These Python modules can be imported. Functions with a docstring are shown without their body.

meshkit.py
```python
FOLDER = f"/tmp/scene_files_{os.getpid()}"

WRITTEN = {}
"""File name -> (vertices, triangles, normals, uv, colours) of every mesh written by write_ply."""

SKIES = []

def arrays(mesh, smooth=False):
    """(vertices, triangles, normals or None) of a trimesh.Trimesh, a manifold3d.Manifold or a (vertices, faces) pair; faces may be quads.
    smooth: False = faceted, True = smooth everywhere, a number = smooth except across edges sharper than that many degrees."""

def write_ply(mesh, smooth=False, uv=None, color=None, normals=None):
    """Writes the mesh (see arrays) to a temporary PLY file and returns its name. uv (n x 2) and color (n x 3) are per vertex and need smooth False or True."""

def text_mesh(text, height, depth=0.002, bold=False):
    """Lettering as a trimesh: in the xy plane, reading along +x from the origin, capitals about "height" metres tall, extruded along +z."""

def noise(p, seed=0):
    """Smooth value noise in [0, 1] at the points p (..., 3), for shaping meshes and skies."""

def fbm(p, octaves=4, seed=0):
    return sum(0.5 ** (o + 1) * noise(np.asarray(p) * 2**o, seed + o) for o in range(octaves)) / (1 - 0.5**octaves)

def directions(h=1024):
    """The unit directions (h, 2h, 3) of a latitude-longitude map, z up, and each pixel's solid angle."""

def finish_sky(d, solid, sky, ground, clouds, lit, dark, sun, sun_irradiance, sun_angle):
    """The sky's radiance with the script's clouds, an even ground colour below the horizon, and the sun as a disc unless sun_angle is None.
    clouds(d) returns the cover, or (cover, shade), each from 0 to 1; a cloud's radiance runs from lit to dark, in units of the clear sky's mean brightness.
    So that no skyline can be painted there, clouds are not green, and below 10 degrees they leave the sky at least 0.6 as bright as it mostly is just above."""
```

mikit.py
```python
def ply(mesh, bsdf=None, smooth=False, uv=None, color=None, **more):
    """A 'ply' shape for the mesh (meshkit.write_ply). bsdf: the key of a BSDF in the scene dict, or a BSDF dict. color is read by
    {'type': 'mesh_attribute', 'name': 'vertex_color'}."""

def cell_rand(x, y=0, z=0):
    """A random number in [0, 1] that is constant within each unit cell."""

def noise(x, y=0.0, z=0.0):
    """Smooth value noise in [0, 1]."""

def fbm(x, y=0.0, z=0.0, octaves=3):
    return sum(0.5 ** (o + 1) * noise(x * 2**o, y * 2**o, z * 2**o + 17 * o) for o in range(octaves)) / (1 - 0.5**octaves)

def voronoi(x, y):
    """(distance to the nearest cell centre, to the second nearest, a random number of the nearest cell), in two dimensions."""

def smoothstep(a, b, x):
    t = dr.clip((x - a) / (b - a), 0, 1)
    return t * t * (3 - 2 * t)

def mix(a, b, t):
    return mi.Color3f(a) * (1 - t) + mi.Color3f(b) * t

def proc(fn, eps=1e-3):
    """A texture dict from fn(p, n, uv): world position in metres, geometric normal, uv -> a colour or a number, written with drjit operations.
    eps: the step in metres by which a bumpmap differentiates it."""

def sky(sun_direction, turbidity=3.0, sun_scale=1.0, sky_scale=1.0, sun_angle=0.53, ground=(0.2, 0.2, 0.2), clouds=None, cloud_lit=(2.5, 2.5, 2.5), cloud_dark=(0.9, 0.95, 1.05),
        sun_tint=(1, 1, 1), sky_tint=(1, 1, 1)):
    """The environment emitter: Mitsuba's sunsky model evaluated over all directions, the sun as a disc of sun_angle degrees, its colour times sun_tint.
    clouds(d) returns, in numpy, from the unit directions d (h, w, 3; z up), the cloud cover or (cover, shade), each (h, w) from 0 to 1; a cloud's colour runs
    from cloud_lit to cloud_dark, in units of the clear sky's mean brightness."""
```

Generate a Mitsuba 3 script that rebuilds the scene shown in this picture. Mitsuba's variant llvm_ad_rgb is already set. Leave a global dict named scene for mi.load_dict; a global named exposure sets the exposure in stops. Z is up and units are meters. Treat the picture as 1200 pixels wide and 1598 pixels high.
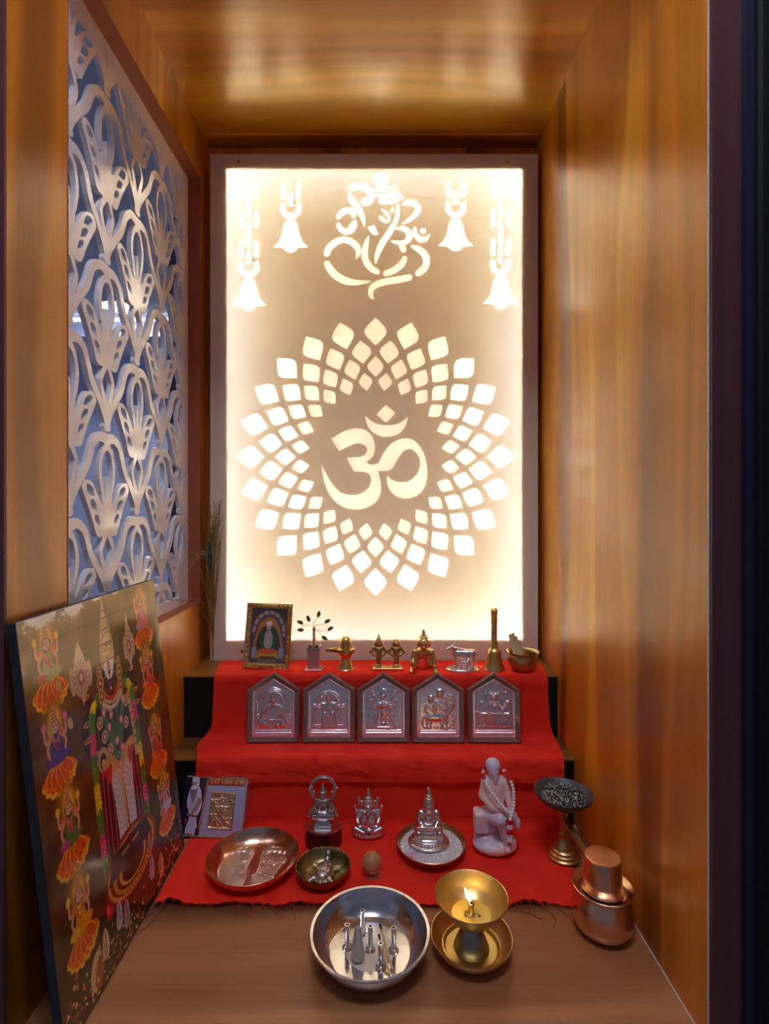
import math
import numpy as np
import trimesh
import shapely
from shapely import affinity
from shapely.geometry import Polygon, Point, LineString, box as sbox
from shapely.ops import unary_union
import drjit as dr
import mitsuba as mi
import mikit
import meshkit

T = mi.ScalarTransform4f
scene, labels = {}, {}
rng = np.random.default_rng(7)

# ---------------------------------------------------------------- camera, light levels, exposure
CAM_Z = 0.594                       # the altar platform's top is z = 0, the camera looks level along +y
scene['camera'] = {
    'type': 'perspective', 'fov': math.degrees(2 * math.atan(600 / 810.0)), 'fov_axis': 'x',
    'to_world': T().look_at(origin=[0, 0, CAM_Z], target=[0, 1, CAM_Z], up=[0, 0, 1]),
    'principal_point_offset_y': 4 / 1598.0, 'near_clip': 0.01, 'far_clip': 50.0}
exposure = 0.0
LED = [330.0, 282.0, 208.0]            # warm strip inside the backlit panel
ROOM_LAMP = [17.5, 18.6, 23.0]      # cool ceiling lamp of the room behind the camera
SIDE_LAMP = [95.0, 110.0, 140.0]        # ceiling lamp of the room beyond the lattice
FLAME = [60.0, 34.0, 11.0]

# ---------------------------------------------------------------- helpers
def lin(c):
    c = np.asarray(c, float) / 255.0
    return np.where(c <= 0.04045, c / 12.92, ((c + 0.055) / 1.055) ** 2.4)

def rgb(*c):
    return {'type': 'rgb', 'value': [float(x) for x in c]}

def srgb(*c):
    return rgb(*lin(c))

counts = {}
def numbered(name):
    k = counts.get(name, 0)
    counts[name] = k + 1
    return name if k == 0 else f'{name}_{k:03d}'

def thing(name, label, cat=None, group=None, kind=None):
    key = numbered(name)
    labels[key] = {'label': label}
    if cat: labels[key]['category'] = cat
    if group: labels[key]['group'] = group
    if kind: labels[key]['kind'] = kind
    return key

def put(key, mesh, mat, smooth=False, M=None, **more):
    if M is not None:
        more['to_world'] = M
    scene[key] = mikit.ply(mesh, mat, smooth=smooth, **more)
    return key

def part(parent, name, mesh, mat, smooth=False, M=None, label=None, kind=None, **more):
    key = numbered(parent + '__' + name)
    put(key, mesh, mat, smooth, M, **more)
    if label or kind:
        labels[key] = {}
        if label: labels[key]['label'] = label
        if kind: labels[key]['kind'] = kind
    return key

def part_from(parent, name, ply_dict, M=None):
    key = numbered(parent + '__' + name)
    scene[key] = dict(ply_dict)
    if M is not None: scene[key]['to_world'] = M
    return key

def solo(name, mesh, mat, label, cat=None, smooth=False, group=None, kind=None, M=None, **more):
    key = thing(name, label, cat, group, kind)
    put(key, mesh, mat, smooth, M, **more)
    return key

def cat(*ms):
    return trimesh.util.concatenate([m for m in ms if m is not None])

def bx(x0, x1, y0, y1, z0, z1, bevel=0.0):
    if bevel <= 0:
        m = trimesh.creation.box(extents=(x1 - x0, y1 - y0, z1 - z0))
        m.apply_translation(((x0 + x1) / 2, (y0 + y1) / 2, (z0 + z1) / 2))
        return m
    pts = []
    for x, sx in ((x0, 1), (x1, -1)):
        for y, sy in ((y0, 1), (y1, -1)):
            for z, sz in ((z0, 1), (z1, -1)):
                pts += [(x, y + sy * bevel, z + sz * bevel), (x + sx * bevel, y, z + sz * bevel), (x + sx * bevel, y + sy * bevel, z)]
    return trimesh.convex.convex_hull(np.array(pts))

def catmull(pts, n=8, closed=False):
    p = np.asarray(pts, float)
    if len(p) < 3 and not closed:
        t = np.linspace(0, 1, n + 1)[:, None]
        return p[0] * (1 - t) + p[-1] * t
    q = np.vstack([p[-1], p, p[0], p[1]]) if closed else np.vstack([2 * p[0] - p[1], p, 2 * p[-1] - p[-2]])
    out = []
    for i in range(1, len(q) - 2):
        a, b, c, d = q[i - 1], q[i], q[i + 1], q[i + 2]
        for t in np.arange(n) / n:
            out.append(0.5 * (2 * b + (c - a) * t + (2 * a - 5 * b + 4 * c - d) * t * t + (3 * b - a - 3 * c + d) * t ** 3))
    if not closed: out.append(p[-1])
    return np.array(out)

def lathe(profile, n=64, smooth_n=0):
    """Solid of revolution about z from (r, z) points; r = 0 closes it."""
    pr = np.asarray(profile, float)
    if smooth_n: pr = catmull(pr, smooth_n)
    pr[:, 0] = np.maximum(pr[:, 0], 0)
    a = np.arange(n) * 2 * np.pi / n
    v = np.stack([pr[:, None, 0] * np.cos(a), pr[:, None, 0] * np.sin(a), np.repeat(pr[:, 1:2], n, 1)], -1).reshape(-1, 3)
    i, j = np.meshgrid(np.arange(len(pr) - 1), np.arange(n), indexing='ij')
    k = (j + 1) % n
    q = np.stack([i * n + j, i * n + k, (i + 1) * n + k, (i + 1) * n + j], -1).reshape(-1, 4)
    f = np.vstack([q[:, [0, 1, 2]], q[:, [0, 2, 3]]])
    m = trimesh.Trimesh(v, f, process=True)
    m.update_faces(m.nondegenerate_faces())
    return m

def tube(path, r, sides=8, cap=True):
    p = np.asarray(path, float)
    r = np.broadcast_to(r, (len(p),)).astype(float)
    t = np.gradient(p, axis=0)
    t /= np.linalg.norm(t, axis=1, keepdims=True) + 1e-12
    ref = np.array([0.13, 0.27, 0.95]) if abs(t[0] @ np.array([0, 0, 1.0])) < 0.9 else np.array([0.95, 0.2, 0.1])
    A = []
    a = np.cross(t[0], ref); a /= np.linalg.norm(a)
    for k in range(len(p)):
        a = a - t[k] * (a @ t[k]); a /= np.linalg.norm(a) + 1e-12
        A.append(a)
    A = np.array(A); B = np.cross(t, A)
    ang = np.arange(sides) * 2 * np.pi / sides
    v = p[:, None] + r[:, None, None] * (np.cos(ang)[None, :, None] * A[:, None] + np.sin(ang)[None, :, None] * B[:, None])
    v = v.reshape(-1, 3)
    i, j = np.meshgrid(np.arange(len(p) - 1), np.arange(sides), indexing='ij')
    k = (j + 1) % sides
    q = np.stack([i * sides + j, i * sides + k, (i + 1) * sides + k, (i + 1) * sides + j], -1).reshape(-1, 4)
    f = [q[:, [0, 1, 2]], q[:, [0, 2, 3]]]
    if cap:
        n0, n1 = len(v), len(v) + 1
        v = np.vstack([v, p[0], p[-1]])
        s = np.arange(sides); e = (len(p) - 1) * sides
        f += [np.stack([s * 0 + n0, (s + 1) % sides, s], 1), np.stack([s * 0 + n1, e + s, e + (s + 1) % sides], 1)]
    return trimesh.Trimesh(v, np.vstack(f), process=False)

def extrude(poly, h):
    gs = [g for g in getattr(poly, 'geoms', [poly]) if g.area > 1e-12]
    return cat(*[trimesh.creation.extrude_polygon(g, h, engine='earcut') for g in gs])

def flat(poly):
    """One-sided sheet of a polygon in the xy plane."""
    ms = []
    for g in getattr(poly, 'geoms', [poly]):
        v, f = trimesh.creation.triangulate_polygon(g, engine='earcut')
        ms.append(trimesh.Trimesh(np.c_[v, np.zeros(len(v))], f, process=False))
    return cat(*ms)

def to_xz(m, y):
    """A mesh drawn in xy and extruded along +z, stood up: x stays, y becomes z, its depth goes towards the viewer (-y)."""
    m = m.copy()
    v = m.vertices.copy()
    m.vertices = np.stack([v[:, 0], y - v[:, 2], v[:, 1]], -1)
    return m

def brush(pts, n=10):
    """A stroke of varying width: (x, y, width) points."""
    p = catmull(pts, n)
    least = 0.02 * p[:, 2].max()
    seg = []
    for a, b in zip(p[:-1], p[1:]):
        seg.append(unary_union([Point(a[0], a[1]).buffer(max(a[2], least) / 2, 8), Point(b[0], b[1]).buffer(max(b[2], least) / 2, 8)]).convex_hull)
    return unary_union(seg)

def outline(segs, n=8):
    pts = []
    for s in segs:
        c = catmull(s, n) if len(s) > 2 else np.array(s, float)
        pts += [tuple(x) for x in c[:-1]]
    return Polygon(pts).buffer(0)

# signed-distance figures -------------------------------------------------
def _rot(rx, ry, rz):
    return trimesh.transformations.euler_matrix(*np.radians([rx, ry, rz]))[:3, :3]

def sdf_eval(P, prims, k):
    d = None
    for pr in prims:
        t, a = pr[0], pr[1:]
        kk = k
        if t.endswith('!'): t, kk = t[:-1], k * 0.25
        if t in ('c', '-c'):
            A, B = np.array(a[0:3]), np.array(a[3:6])
            r1, r2 = a[6], a[7] if len(a) > 7 else a[6]
            ab = B - A
            h = np.clip(((P - A) @ ab) / max(ab @ ab, 1e-12), 0, 1)
            e = np.linalg.norm(P - A - h[:, None] * ab, axis=1) - (r1 + (r2 - r1) * h)
        elif t in ('e', '-e'):
            C, R = np.array(a[0:3]), np.array(a[3:6])
            Q = P - C
            if len(a) > 6: Q = Q @ _rot(*a[6:9])
            k0 = np.linalg.norm(Q / R, axis=1); k1 = np.linalg.norm(Q / (R * R), axis=1) + 1e-9
            e = k0 * (k0 - 1) / k1
        elif t in ('t', '-t'):
            C = np.array(a[0:3]); Q = P - C
            if len(a) > 5: Q = Q @ _rot(*a[5:8])
            e = np.hypot(np.hypot(Q[:, 0], Q[:, 1]) - a[3], Q[:, 2]) - a[4]
        elif t in ('b', '-b'):
            C, H, r = np.array(a[0:3]), np.array(a[3:6]), a[6]
            Q = P - C
            if len(a) > 7: Q = Q @ _rot(*a[7:10])
            q = np.abs(Q) - (H - r)
            e = np.linalg.norm(np.maximum(q, 0), axis=1) + np.minimum(q.max(1), 0) - r
        if d is None: d = e
        elif t[0] == '-':
            h = np.clip(0.5 - 0.5 * (e + d) / kk, 0, 1)
            d = d * (1 - h) - e * h + kk * h * (1 - h)
        else:
            h = np.clip(0.5 + 0.5 * (d - e) / kk, 0, 1)
            d = d * (1 - h) + e * h - kk * h * (1 - h)
    return d

def surface_net(V, o, h):
    S = V < 0
    nx, ny, nz = V.shape
    acc = np.zeros((nx - 1, ny - 1, nz - 1, 3)); cnt = np.zeros((nx - 1, ny - 1, nz - 1))
    for ax in range(3):
        lo = [slice(None)] * 3; hi = [slice(None)] * 3
        lo[ax], hi[ax] = slice(0, -1), slice(1, None)
        a, b = V[tuple(lo)], V[tuple(hi)]
        cr = S[tuple(lo)] != S[tuple(hi)]
        t = np.where(cr, a / np.where(cr, a - b, 1), 0)
        o1, o2 = [x for x in range(3) if x != ax]
        for u in (0, 1):
            for w in (0, 1):
                sl = [slice(None)] * 3
                sl[o1] = slice(u, V.shape[o1] - 1 + u); sl[o2] = slice(w, V.shape[o2] - 1 + w)
                m = cr[tuple(sl)]
                acc[..., ax] += np.where(m, t[tuple(sl)], 0)
                acc[..., o1] += m * u; acc[..., o2] += m * w
                cnt += m
    act = cnt > 0
    idx = np.full(act.shape, -1); idx[act] = np.arange(act.sum())
    cell = np.argwhere(act)
    v = np.asarray(o) + h * (cell + acc[act] / cnt[act][:, None])
    F = []
    for ax in range(3):
        o1, o2 = [(1, 2), (2, 0), (0, 1)][ax]
        lo = [slice(1, -1)] * 3; hi = [slice(1, -1)] * 3
        lo[ax], hi[ax] = slice(0, -1), slice(1, None)
        a, b = S[tuple(lo)], S[tuple(hi)]
        for sgn, mask in ((1, a & ~b), (-1, ~a & b)):
            e = np.argwhere(mask)
            if not len(e): continue
            e = e + np.array([0 if k == ax else 1 for k in range(3)])
            def at(d1, d2):
                c = e.copy(); c[:, o1] += d1; c[:, o2] += d2
                return idx[c[:, 0], c[:, 1], c[:, 2]]
            q = np.stack([at(-1, -1), at(0, -1), at(0, 0), at(-1, 0)], 1)
            F.append(q if sgn > 0 else q[:, ::-1])
    q = np.vstack(F)
    return trimesh.Trimesh(v, np.vstack([q[:, [0, 1, 2]], q[:, [0, 2, 3]]]), process=False)

def figure(prims, k=1.5, res=0.6, bump=0.0, bump_s=2.0, flat_base=None):
    """A cast figure from blended primitives given in millimetres; returns a mesh in metres."""
    lo, hi = np.full(3, 1e9), np.full(3, -1e9)
    for pr in prims:
        t, a = pr[0].rstrip('!'), np.array(pr[1:], float)
        if t[0] == '-': continue
        if t == 'c':
            r = max(a[6:8]); pts = np.array([a[0:3] - r, a[0:3] + r, a[3:6] - r, a[3:6] + r])
        elif t == 't': r = a[3] + a[4]; pts = np.array([a[0:3] - r, a[0:3] + r])
        else:
            r = a[3:6] if len(a) <= 7 else np.full(3, np.linalg.norm(a[3:6])); pts = np.array([a[0:3] - r, a[0:3] + r])
        lo, hi = np.minimum(lo, pts.min(0)), np.maximum(hi, pts.max(0))
    lo -= 2 * res + k; hi += 2 * res + k
    n = np.ceil((hi - lo) / res).astype(int) + 1
    g = [lo[i] + res * np.arange(n[i]) for i in range(3)]
    P = np.stack(np.meshgrid(*g, indexing='ij'), -1).reshape(-1, 3)
    d = sdf_eval(P, prims, k)
    if flat_base is not None:
        d = np.maximum(d, flat_base - P[:, 2])
    if bump:
        near = np.abs(d) < 3 * res + bump
        d[near] += bump * (meshkit.fbm(P[near] / bump_s, 2) - 0.5) * 2
    m = surface_net(d.reshape(n), lo, res)
    m.vertices *= 0.001
    return m

def mir(*prims):
    """The primitives and their mirror images in x."""
    out = []
    for p in prims:
        out.append(p)
        q = list(p)
        q[1] = -q[1]
        if p[0].strip('-!') == 'c': q[4] = -q[4]
        elif len(q) > 9 and p[0].strip('-!') == 'b': q[9] = -q[9]; q[10] = -q[10]
        elif len(q) > 8 and p[0].strip('-!') == 'e': q[8] = -q[8]; q[9] = -q[9]
        out.append(tuple(q))
    return out

def xf(loc=(0, 0, 0), rz=0, rx=0, ry=0, s=1.0):
    return T().translate([float(x) for x in loc]).rotate([0, 0, 1], rz).rotate([0, 1, 0], ry).rotate([1, 0, 0], rx).scale(s)

# flat prints and reliefs: layers laid on a grid in the print's own coordinates
class Print:
    def __init__(self, w, h, nx, bg=(128, 128, 128)):
        ny = int(round(nx * h / w))
        self.w, self.h, self.nx, self.ny = w, h, nx, ny
        self.x, self.y = np.meshgrid(np.linspace(0, w, nx), np.linspace(0, h, ny))
        self.c = np.empty((ny, nx, 3)); self.c[:] = bg
        self.z = np.zeros((ny, nx))
        self.px = w / nx
    def lay(self, cov, col, sl):
        if callable(col): col = col(self.x[sl], self.y[sl])
        self.c[sl] += (np.asarray(col, float) - self.c[sl]) * cov[..., None]
    def win(self, x0, x1, y0, y1):
        i0, i1 = np.clip([int((y0) / self.h * (self.ny - 1)) - 2, int(y1 / self.h * (self.ny - 1)) + 3], 0, self.ny)
        j0, j1 = np.clip([int((x0) / self.w * (self.nx - 1)) - 2, int(x1 / self.w * (self.nx - 1)) + 3], 0, self.nx)
        return (slice(i0, i1), slice(j0, j1))
    def ell(self, cx, cy, rx, ry, col=None, rot=0, soft=None, z=0, dome=True):
        R = max(rx, ry) * 1.1 + (soft or 0) + self.px
        sl = self.win(cx - R, cx + R, cy - R, cy + R)
        x, y = self.x[sl] - cx, self.y[sl] - cy
        c, s = math.cos(math.radians(rot)), math.sin(math.radians(rot))
        u, v = (x * c + y * s) / rx, (-x * s + y * c) / ry
        r = np.sqrt(u * u + v * v)
        if col is not None: self.lay(np.clip((1 - r) * min(rx, ry) / (soft or self.px) + 0.5, 0, 1), col, sl)
        if z: self.z[sl] = np.maximum(self.z[sl], z * np.sqrt(np.clip(1 - r * r, 0, 1))) if dome else np.where(r < 1, np.maximum(self.z[sl], z), self.z[sl])
    def poly(self, pts, col=None, z=0, smooth=0):
        p = catmull(pts, smooth, True) if smooth else np.asarray(pts, float)
        sl = self.win(p[:, 0].min(), p[:, 0].max(), p[:, 1].min(), p[:, 1].max())
        x, y = self.x[sl], self.y[sl]
        g = Polygon(p).buffer(0)
        o = self.px / 4
        cov = sum(shapely.contains_xy(g, x + a, y + b).astype(float) for a in (-o, o) for b in (-o, o)) / 4
        if col is not None: self.lay(cov, col, sl)
        if z: self.z[sl] = np.maximum(self.z[sl], z * cov)
    def line(self, pts, w, col=None, z=0, smooth=0):
        """w: a width or one per point."""
        p = np.asarray(pts, float)
        if np.ndim(w) == 0: w = np.full(len(p), float(w))
        q = np.c_[p, w]
        if smooth: q = catmull(q, smooth)
        m = q[:, 2].max() + self.px
        sl = self.win(q[:, 0].min() - m, q[:, 0].max() + m, q[:, 1].min() - m, q[:, 1].max() + m)
        x, y = self.x[sl], self.y[sl]
        best = np.full(x.shape, -9.0); hz = np.zeros(x.shape)
        for a, b in zip(q[:-1], q[1:]):
            d = b[:2] - a[:2]
            t = np.clip(((x - a[0]) * d[0] + (y - a[1]) * d[1]) / max(d @ d, 1e-12), 0, 1)
            r = (a[2] + (b[2] - a[2]) * t) / 2
            dist = np.hypot(x - a[0] - t * d[0], y - a[1] - t * d[1])
            best = np.maximum(best, r - dist)
            hz = np.maximum(hz, np.sqrt(np.clip(1 - (dist / np.maximum(r, 1e-9)) ** 2, 0, 1)))
        if col is not None: self.lay(np.clip(best / self.px + 0.5, 0, 1), col, sl)
        if z: self.z[sl] = np.maximum(self.z[sl], z * hz)
    def mesh(self, clip=None):
        """In the xy plane with relief along +z; colours linear."""
        v = np.stack([self.x, self.y, self.z], -1).reshape(-1, 3)
        i, j = np.meshgrid(np.arange(self.ny - 1), np.arange(self.nx - 1), indexing='ij')
        n = self.nx
        q = np.stack([i * n + j, i * n + j + 1, (i + 1) * n + j + 1, (i + 1) * n + j], -1).reshape(-1, 4)
        if clip is not None:
            c = v[q].mean(1)
            q = q[shapely.contains_xy(clip, c[:, 0], c[:, 1])]
        m = trimesh.Trimesh(v, np.vstack([q[:, [0, 1, 2]], q[:, [0, 2, 3]]]), process=False)
        return m, lin(np.clip(self.c, 0, 255)).reshape(-1, 3)

# ---------------------------------------------------------------- materials
def principled(key, color, rough=0.5, metal=0.0, coat=0.0, coat_gloss=0.9, spec=0.5, two=True, **more):
    d = {'type': 'principled', 'base_color': color, 'roughness': rough, 'metallic': metal, 'specular': spec, **more}
    if coat: d['clearcoat'] = coat; d['clearcoat_gloss'] = coat_gloss
    scene[key] = {'type': 'twosided', 'bsdf': d} if two else d
    return key

def wood_fn(axis, dark, mid, light, sx=1.0, seed=0.0):
    """Veneer: long bands and fine pores along the axis."""
    dark, mid, light = ([float(v) for v in c] for c in (dark, mid, light))
    def fn(p, n, uv):
        a = [p.x, p.y, p.z][axis]
        b, c = [(p.y, p.z), (p.x, p.z), (p.x, p.y)][axis]
        b, c = b * sx + seed, c * sx + seed * 0.7
        warp = mikit.noise(b * 5, a * 1.3, c * 5) * 0.10 + mikit.noise(b * 14, a * 3.0, c * 14) * 0.025
        s = (b + c * 0.93 + warp)
        band = mikit.fbm(s * 16, a * 0.5, 3.1, 3)
        ring = mikit.noise(s * 60, a * 1.4, 7.7)
        pore = mikit.noise(b * 420 + c * 390, a * 11, 1.3)
        t = mikit.smoothstep(0.15, 0.85, band)
        col = mikit.mix(mi.Color3f(*dark), mi.Color3f(*mid), mikit.smoothstep(0.05, 0.5, t))
        col = mikit.mix(col, mi.Color3f(*light), mikit.smoothstep(0.5, 1.0, t) * 0.8)
        return col * (0.80 + 0.30 * ring) * (0.92 + 0.13 * pore)
    return fn

WOOD_D, WOOD_M, WOOD_L = lin((138, 72, 3)), lin((204, 120, 12)), lin((238, 164, 34))
principled('mat_wood_upright', mikit.proc(wood_fn(2, WOOD_D, WOOD_M, WOOD_L)), 0.33, spec=1.0, coat=1.0, coat_gloss=0.8)
principled('mat_wood_across', mikit.proc(wood_fn(0, WOOD_D, WOOD_M, WOOD_L, 1.0, 2.3)), 0.26, spec=1.0, coat=1.0, coat_gloss=0.8)
principled('mat_platform', mikit.proc(wood_fn(0, lin((84, 48, 28)), lin((158, 100, 62)), lin((210, 148, 96)), 0.8, 5.1)), 0.38, spec=0.5)
principled('mat_maroon', mikit.proc(wood_fn(2, lin((78, 38, 42)), lin((92, 46, 50)), lin((104, 54, 58)), 3.0, 1.7)), 0.5)
principled('mat_trim_red', srgb(146, 76, 44), 0.45)
principled('mat_step_top', mikit.proc(wood_fn(0, lin((84, 50, 20)), lin((128, 82, 34)), lin((150, 100, 44)), 0.9, 8.4)), 0.4)
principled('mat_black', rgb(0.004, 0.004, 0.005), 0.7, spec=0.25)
principled('mat_navy_edge', rgb(0.010, 0.011, 0.03), 0.5)
principled('mat_room_wall', rgb(0.80, 0.82, 0.88), 0.8)
principled('mat_side_wall', rgb(0.66, 0.67, 0.82), 0.8)
principled('mat_room_floor', rgb(0.34, 0.33, 0.34), 0.35)
principled('mat_grey_pillar', rgb(0.16, 0.13, 0.14), 0.7)
principled('mat_jali', rgb(0.90, 0.87, 0.85), 0.15, spec=0.7)
principled('mat_led_board', rgb(0.86, 0.85, 0.83), 0.6)
principled('mat_brass', mikit.proc(lambda p, n, uv: mikit.mix(mi.Color3f(.74, .52, .17), mi.Color3f(.90, .69, .28), mikit.fbm(p.x * 90, p.y * 90, p.z * 90, 3))), 0.33, 1.0)
principled('mat_brass_old', mikit.proc(lambda p, n, uv: mikit.mix(mi.Color3f(.36, .25, .09), mi.Color3f(.72, .53, .22), mikit.fbm(p.x * 70, p.y * 70, p.z * 70, 3))), 0.38, 1.0)
principled('mat_copper', mikit.proc(lambda p, n, uv: mikit.mix(mi.Color3f(.78, .45, .29), mi.Color3f(.92, .62, .43), mikit.fbm(p.x * 60, p.y * 60, p.z * 60, 3))), 0.22, 1.0)
principled('mat_silver', rgb(0.84, 0.80, 0.79), 0.26, 1.0)
principled('mat_silver_dark', rgb(0.50, 0.45, 0.45), 0.36, 1.0)
principled('mat_steel', rgb(0.72, 0.73, 0.76), 0.16, 1.0)
principled('mat_foil', rgb(0.95, 0.93, 0.97), 0.27, 1.0)
principled('mat_gold_foil', rgb(0.92, 0.76, 0.48), 0.28, 1.0)
principled('mat_pale_edge', rgb(0.62, 0.58, 0.54), 0.5)
principled('mat_char', rgb(0.012, 0.011, 0.011), 0.8)
principled('mat_iron', rgb(0.05, 0.05, 0.055), 0.45)
# ---------------------------------------------------------------- the niche and the rooms around it
XL, XR, YF, YB, ZC = -0.415, 0.358, 0.57, 1.225, 1.447   # left wall, right wall, front, back wall, ceiling
WT = 0.036                                               # wall thickness
OY0, OY1, OZ0, OZ1 = 0.679, 1.167, 0.384, 1.338          # lattice opening in the left wall

solo('wall_right', bx(XR, XR + 0.031, YF, YB, -0.75, ZC + 0.02), 'mat_wood_upright',
     'right wall of the niche in glossy orange-brown wood veneer with upright grain', kind='structure')
solo('trim_1', cat(bx(XR + 0.0004, XR + 0.031, YF - 0.004, YF - 0.0002, -0.75, ZC + 0.02), bx(XR - 0.0006, XR + 0.0004, YF - 0.004, YF + 0.001, -0.75, ZC + 0.02)),
     'mat_maroon', 'dark maroon front edge of the right niche wall', kind='structure')
wl = cat(bx(XL - WT, XL, YF, OY0, -0.75, ZC + 0.02), bx(XL - WT, XL, OY1, YB, -0.75, ZC + 0.02),
         bx(XL - WT, XL, OY0, OY1, -0.75, OZ0), bx(XL - WT, XL, OY0, OY1, OZ1, ZC + 0.02))
solo('wall_left', wl, 'mat_wood_upright', 'left wall of the niche in orange-brown wood veneer around the lattice opening', kind='structure')
solo('trim_2', bx(XL - WT, XL, YF - 0.004, YF - 0.0002, -0.75, ZC + 0.02), 'mat_maroon', 'dark maroon front edge of the left niche wall', kind='structure')
e = 0.0012
ring = cat(bx(XL - WT + e, XL + 0.0008, OY0, OY1, OZ1 - e, OZ1 - 1e-5), bx(XL - WT + e, XL + 0.0008, OY0, OY1, OZ0 + 1e-5, OZ0 + e),
           bx(XL - WT + e, XL + 0.0008, OY0 + 1e-5, OY0 + e, OZ0 + e, OZ1 - e), bx(XL - WT + e, XL + 0.0008, OY1 - e, OY1 - 1e-5, OZ0 + e, OZ1 - e))
solo('trim_3', ring, 'mat_trim_red', 'red-brown lining around the lattice opening in the left wall', kind='structure')
solo('ceiling', bx(XL, XR, YF, YB, ZC, ZC + 0.02), 'mat_wood_across', 'niche ceiling in glossy orange-brown veneer with grain running across', kind='structure')
solo('wall_back', bx(XL - WT, XR + 0.031, YB, YB + 0.02, -0.75, ZC + 0.02), 'mat_wood_upright', 'back wall of the niche behind the glowing panel', kind='structure')

solo('trim_5', bx(XR - 0.0016, XR - 0.00002, YF + 0.001, YF + 0.0032, -0.75, ZC), 'mat_pale_edge', 'thin pale edge line down the front of the right niche wall', kind='structure')
solo('trim_6', bx(XR - 0.0012, XR - 0.00002, YF + 0.004, 0.979 - 0.002, 0.0003, 0.0014), 'mat_pale_edge', 'thin pale joint between the platform and the right wall', kind='structure')

# the altar: platform and two steps
pf = thing('altar_platform', 'brown wooden platform of the altar with faint grain running across', 'platform')
part(pf, 'top', bx(XL, XR, YF, 0.975, -0.02, 0.0), 'mat_platform')
part(pf, 'base', bx(XL, XR, YF + 0.004, YF + 0.02, -0.75, -0.02), 'mat_platform')
S1, S2 = 0.250, 0.122
S1Y, S2Y = 1.072, 0.979
st = thing('altar_steps', 'dark wooden two-step stand showing at both sides of the red cloth', 'steps')
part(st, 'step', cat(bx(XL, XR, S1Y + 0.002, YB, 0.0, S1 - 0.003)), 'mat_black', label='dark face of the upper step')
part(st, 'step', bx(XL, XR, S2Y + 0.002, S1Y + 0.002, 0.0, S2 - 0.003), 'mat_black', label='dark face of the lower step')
part(st, 'tread', bx(XL, XR, S1Y, YB, S1 - 0.003, S1), 'mat_step_top', label='brown top of the upper step')
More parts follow.
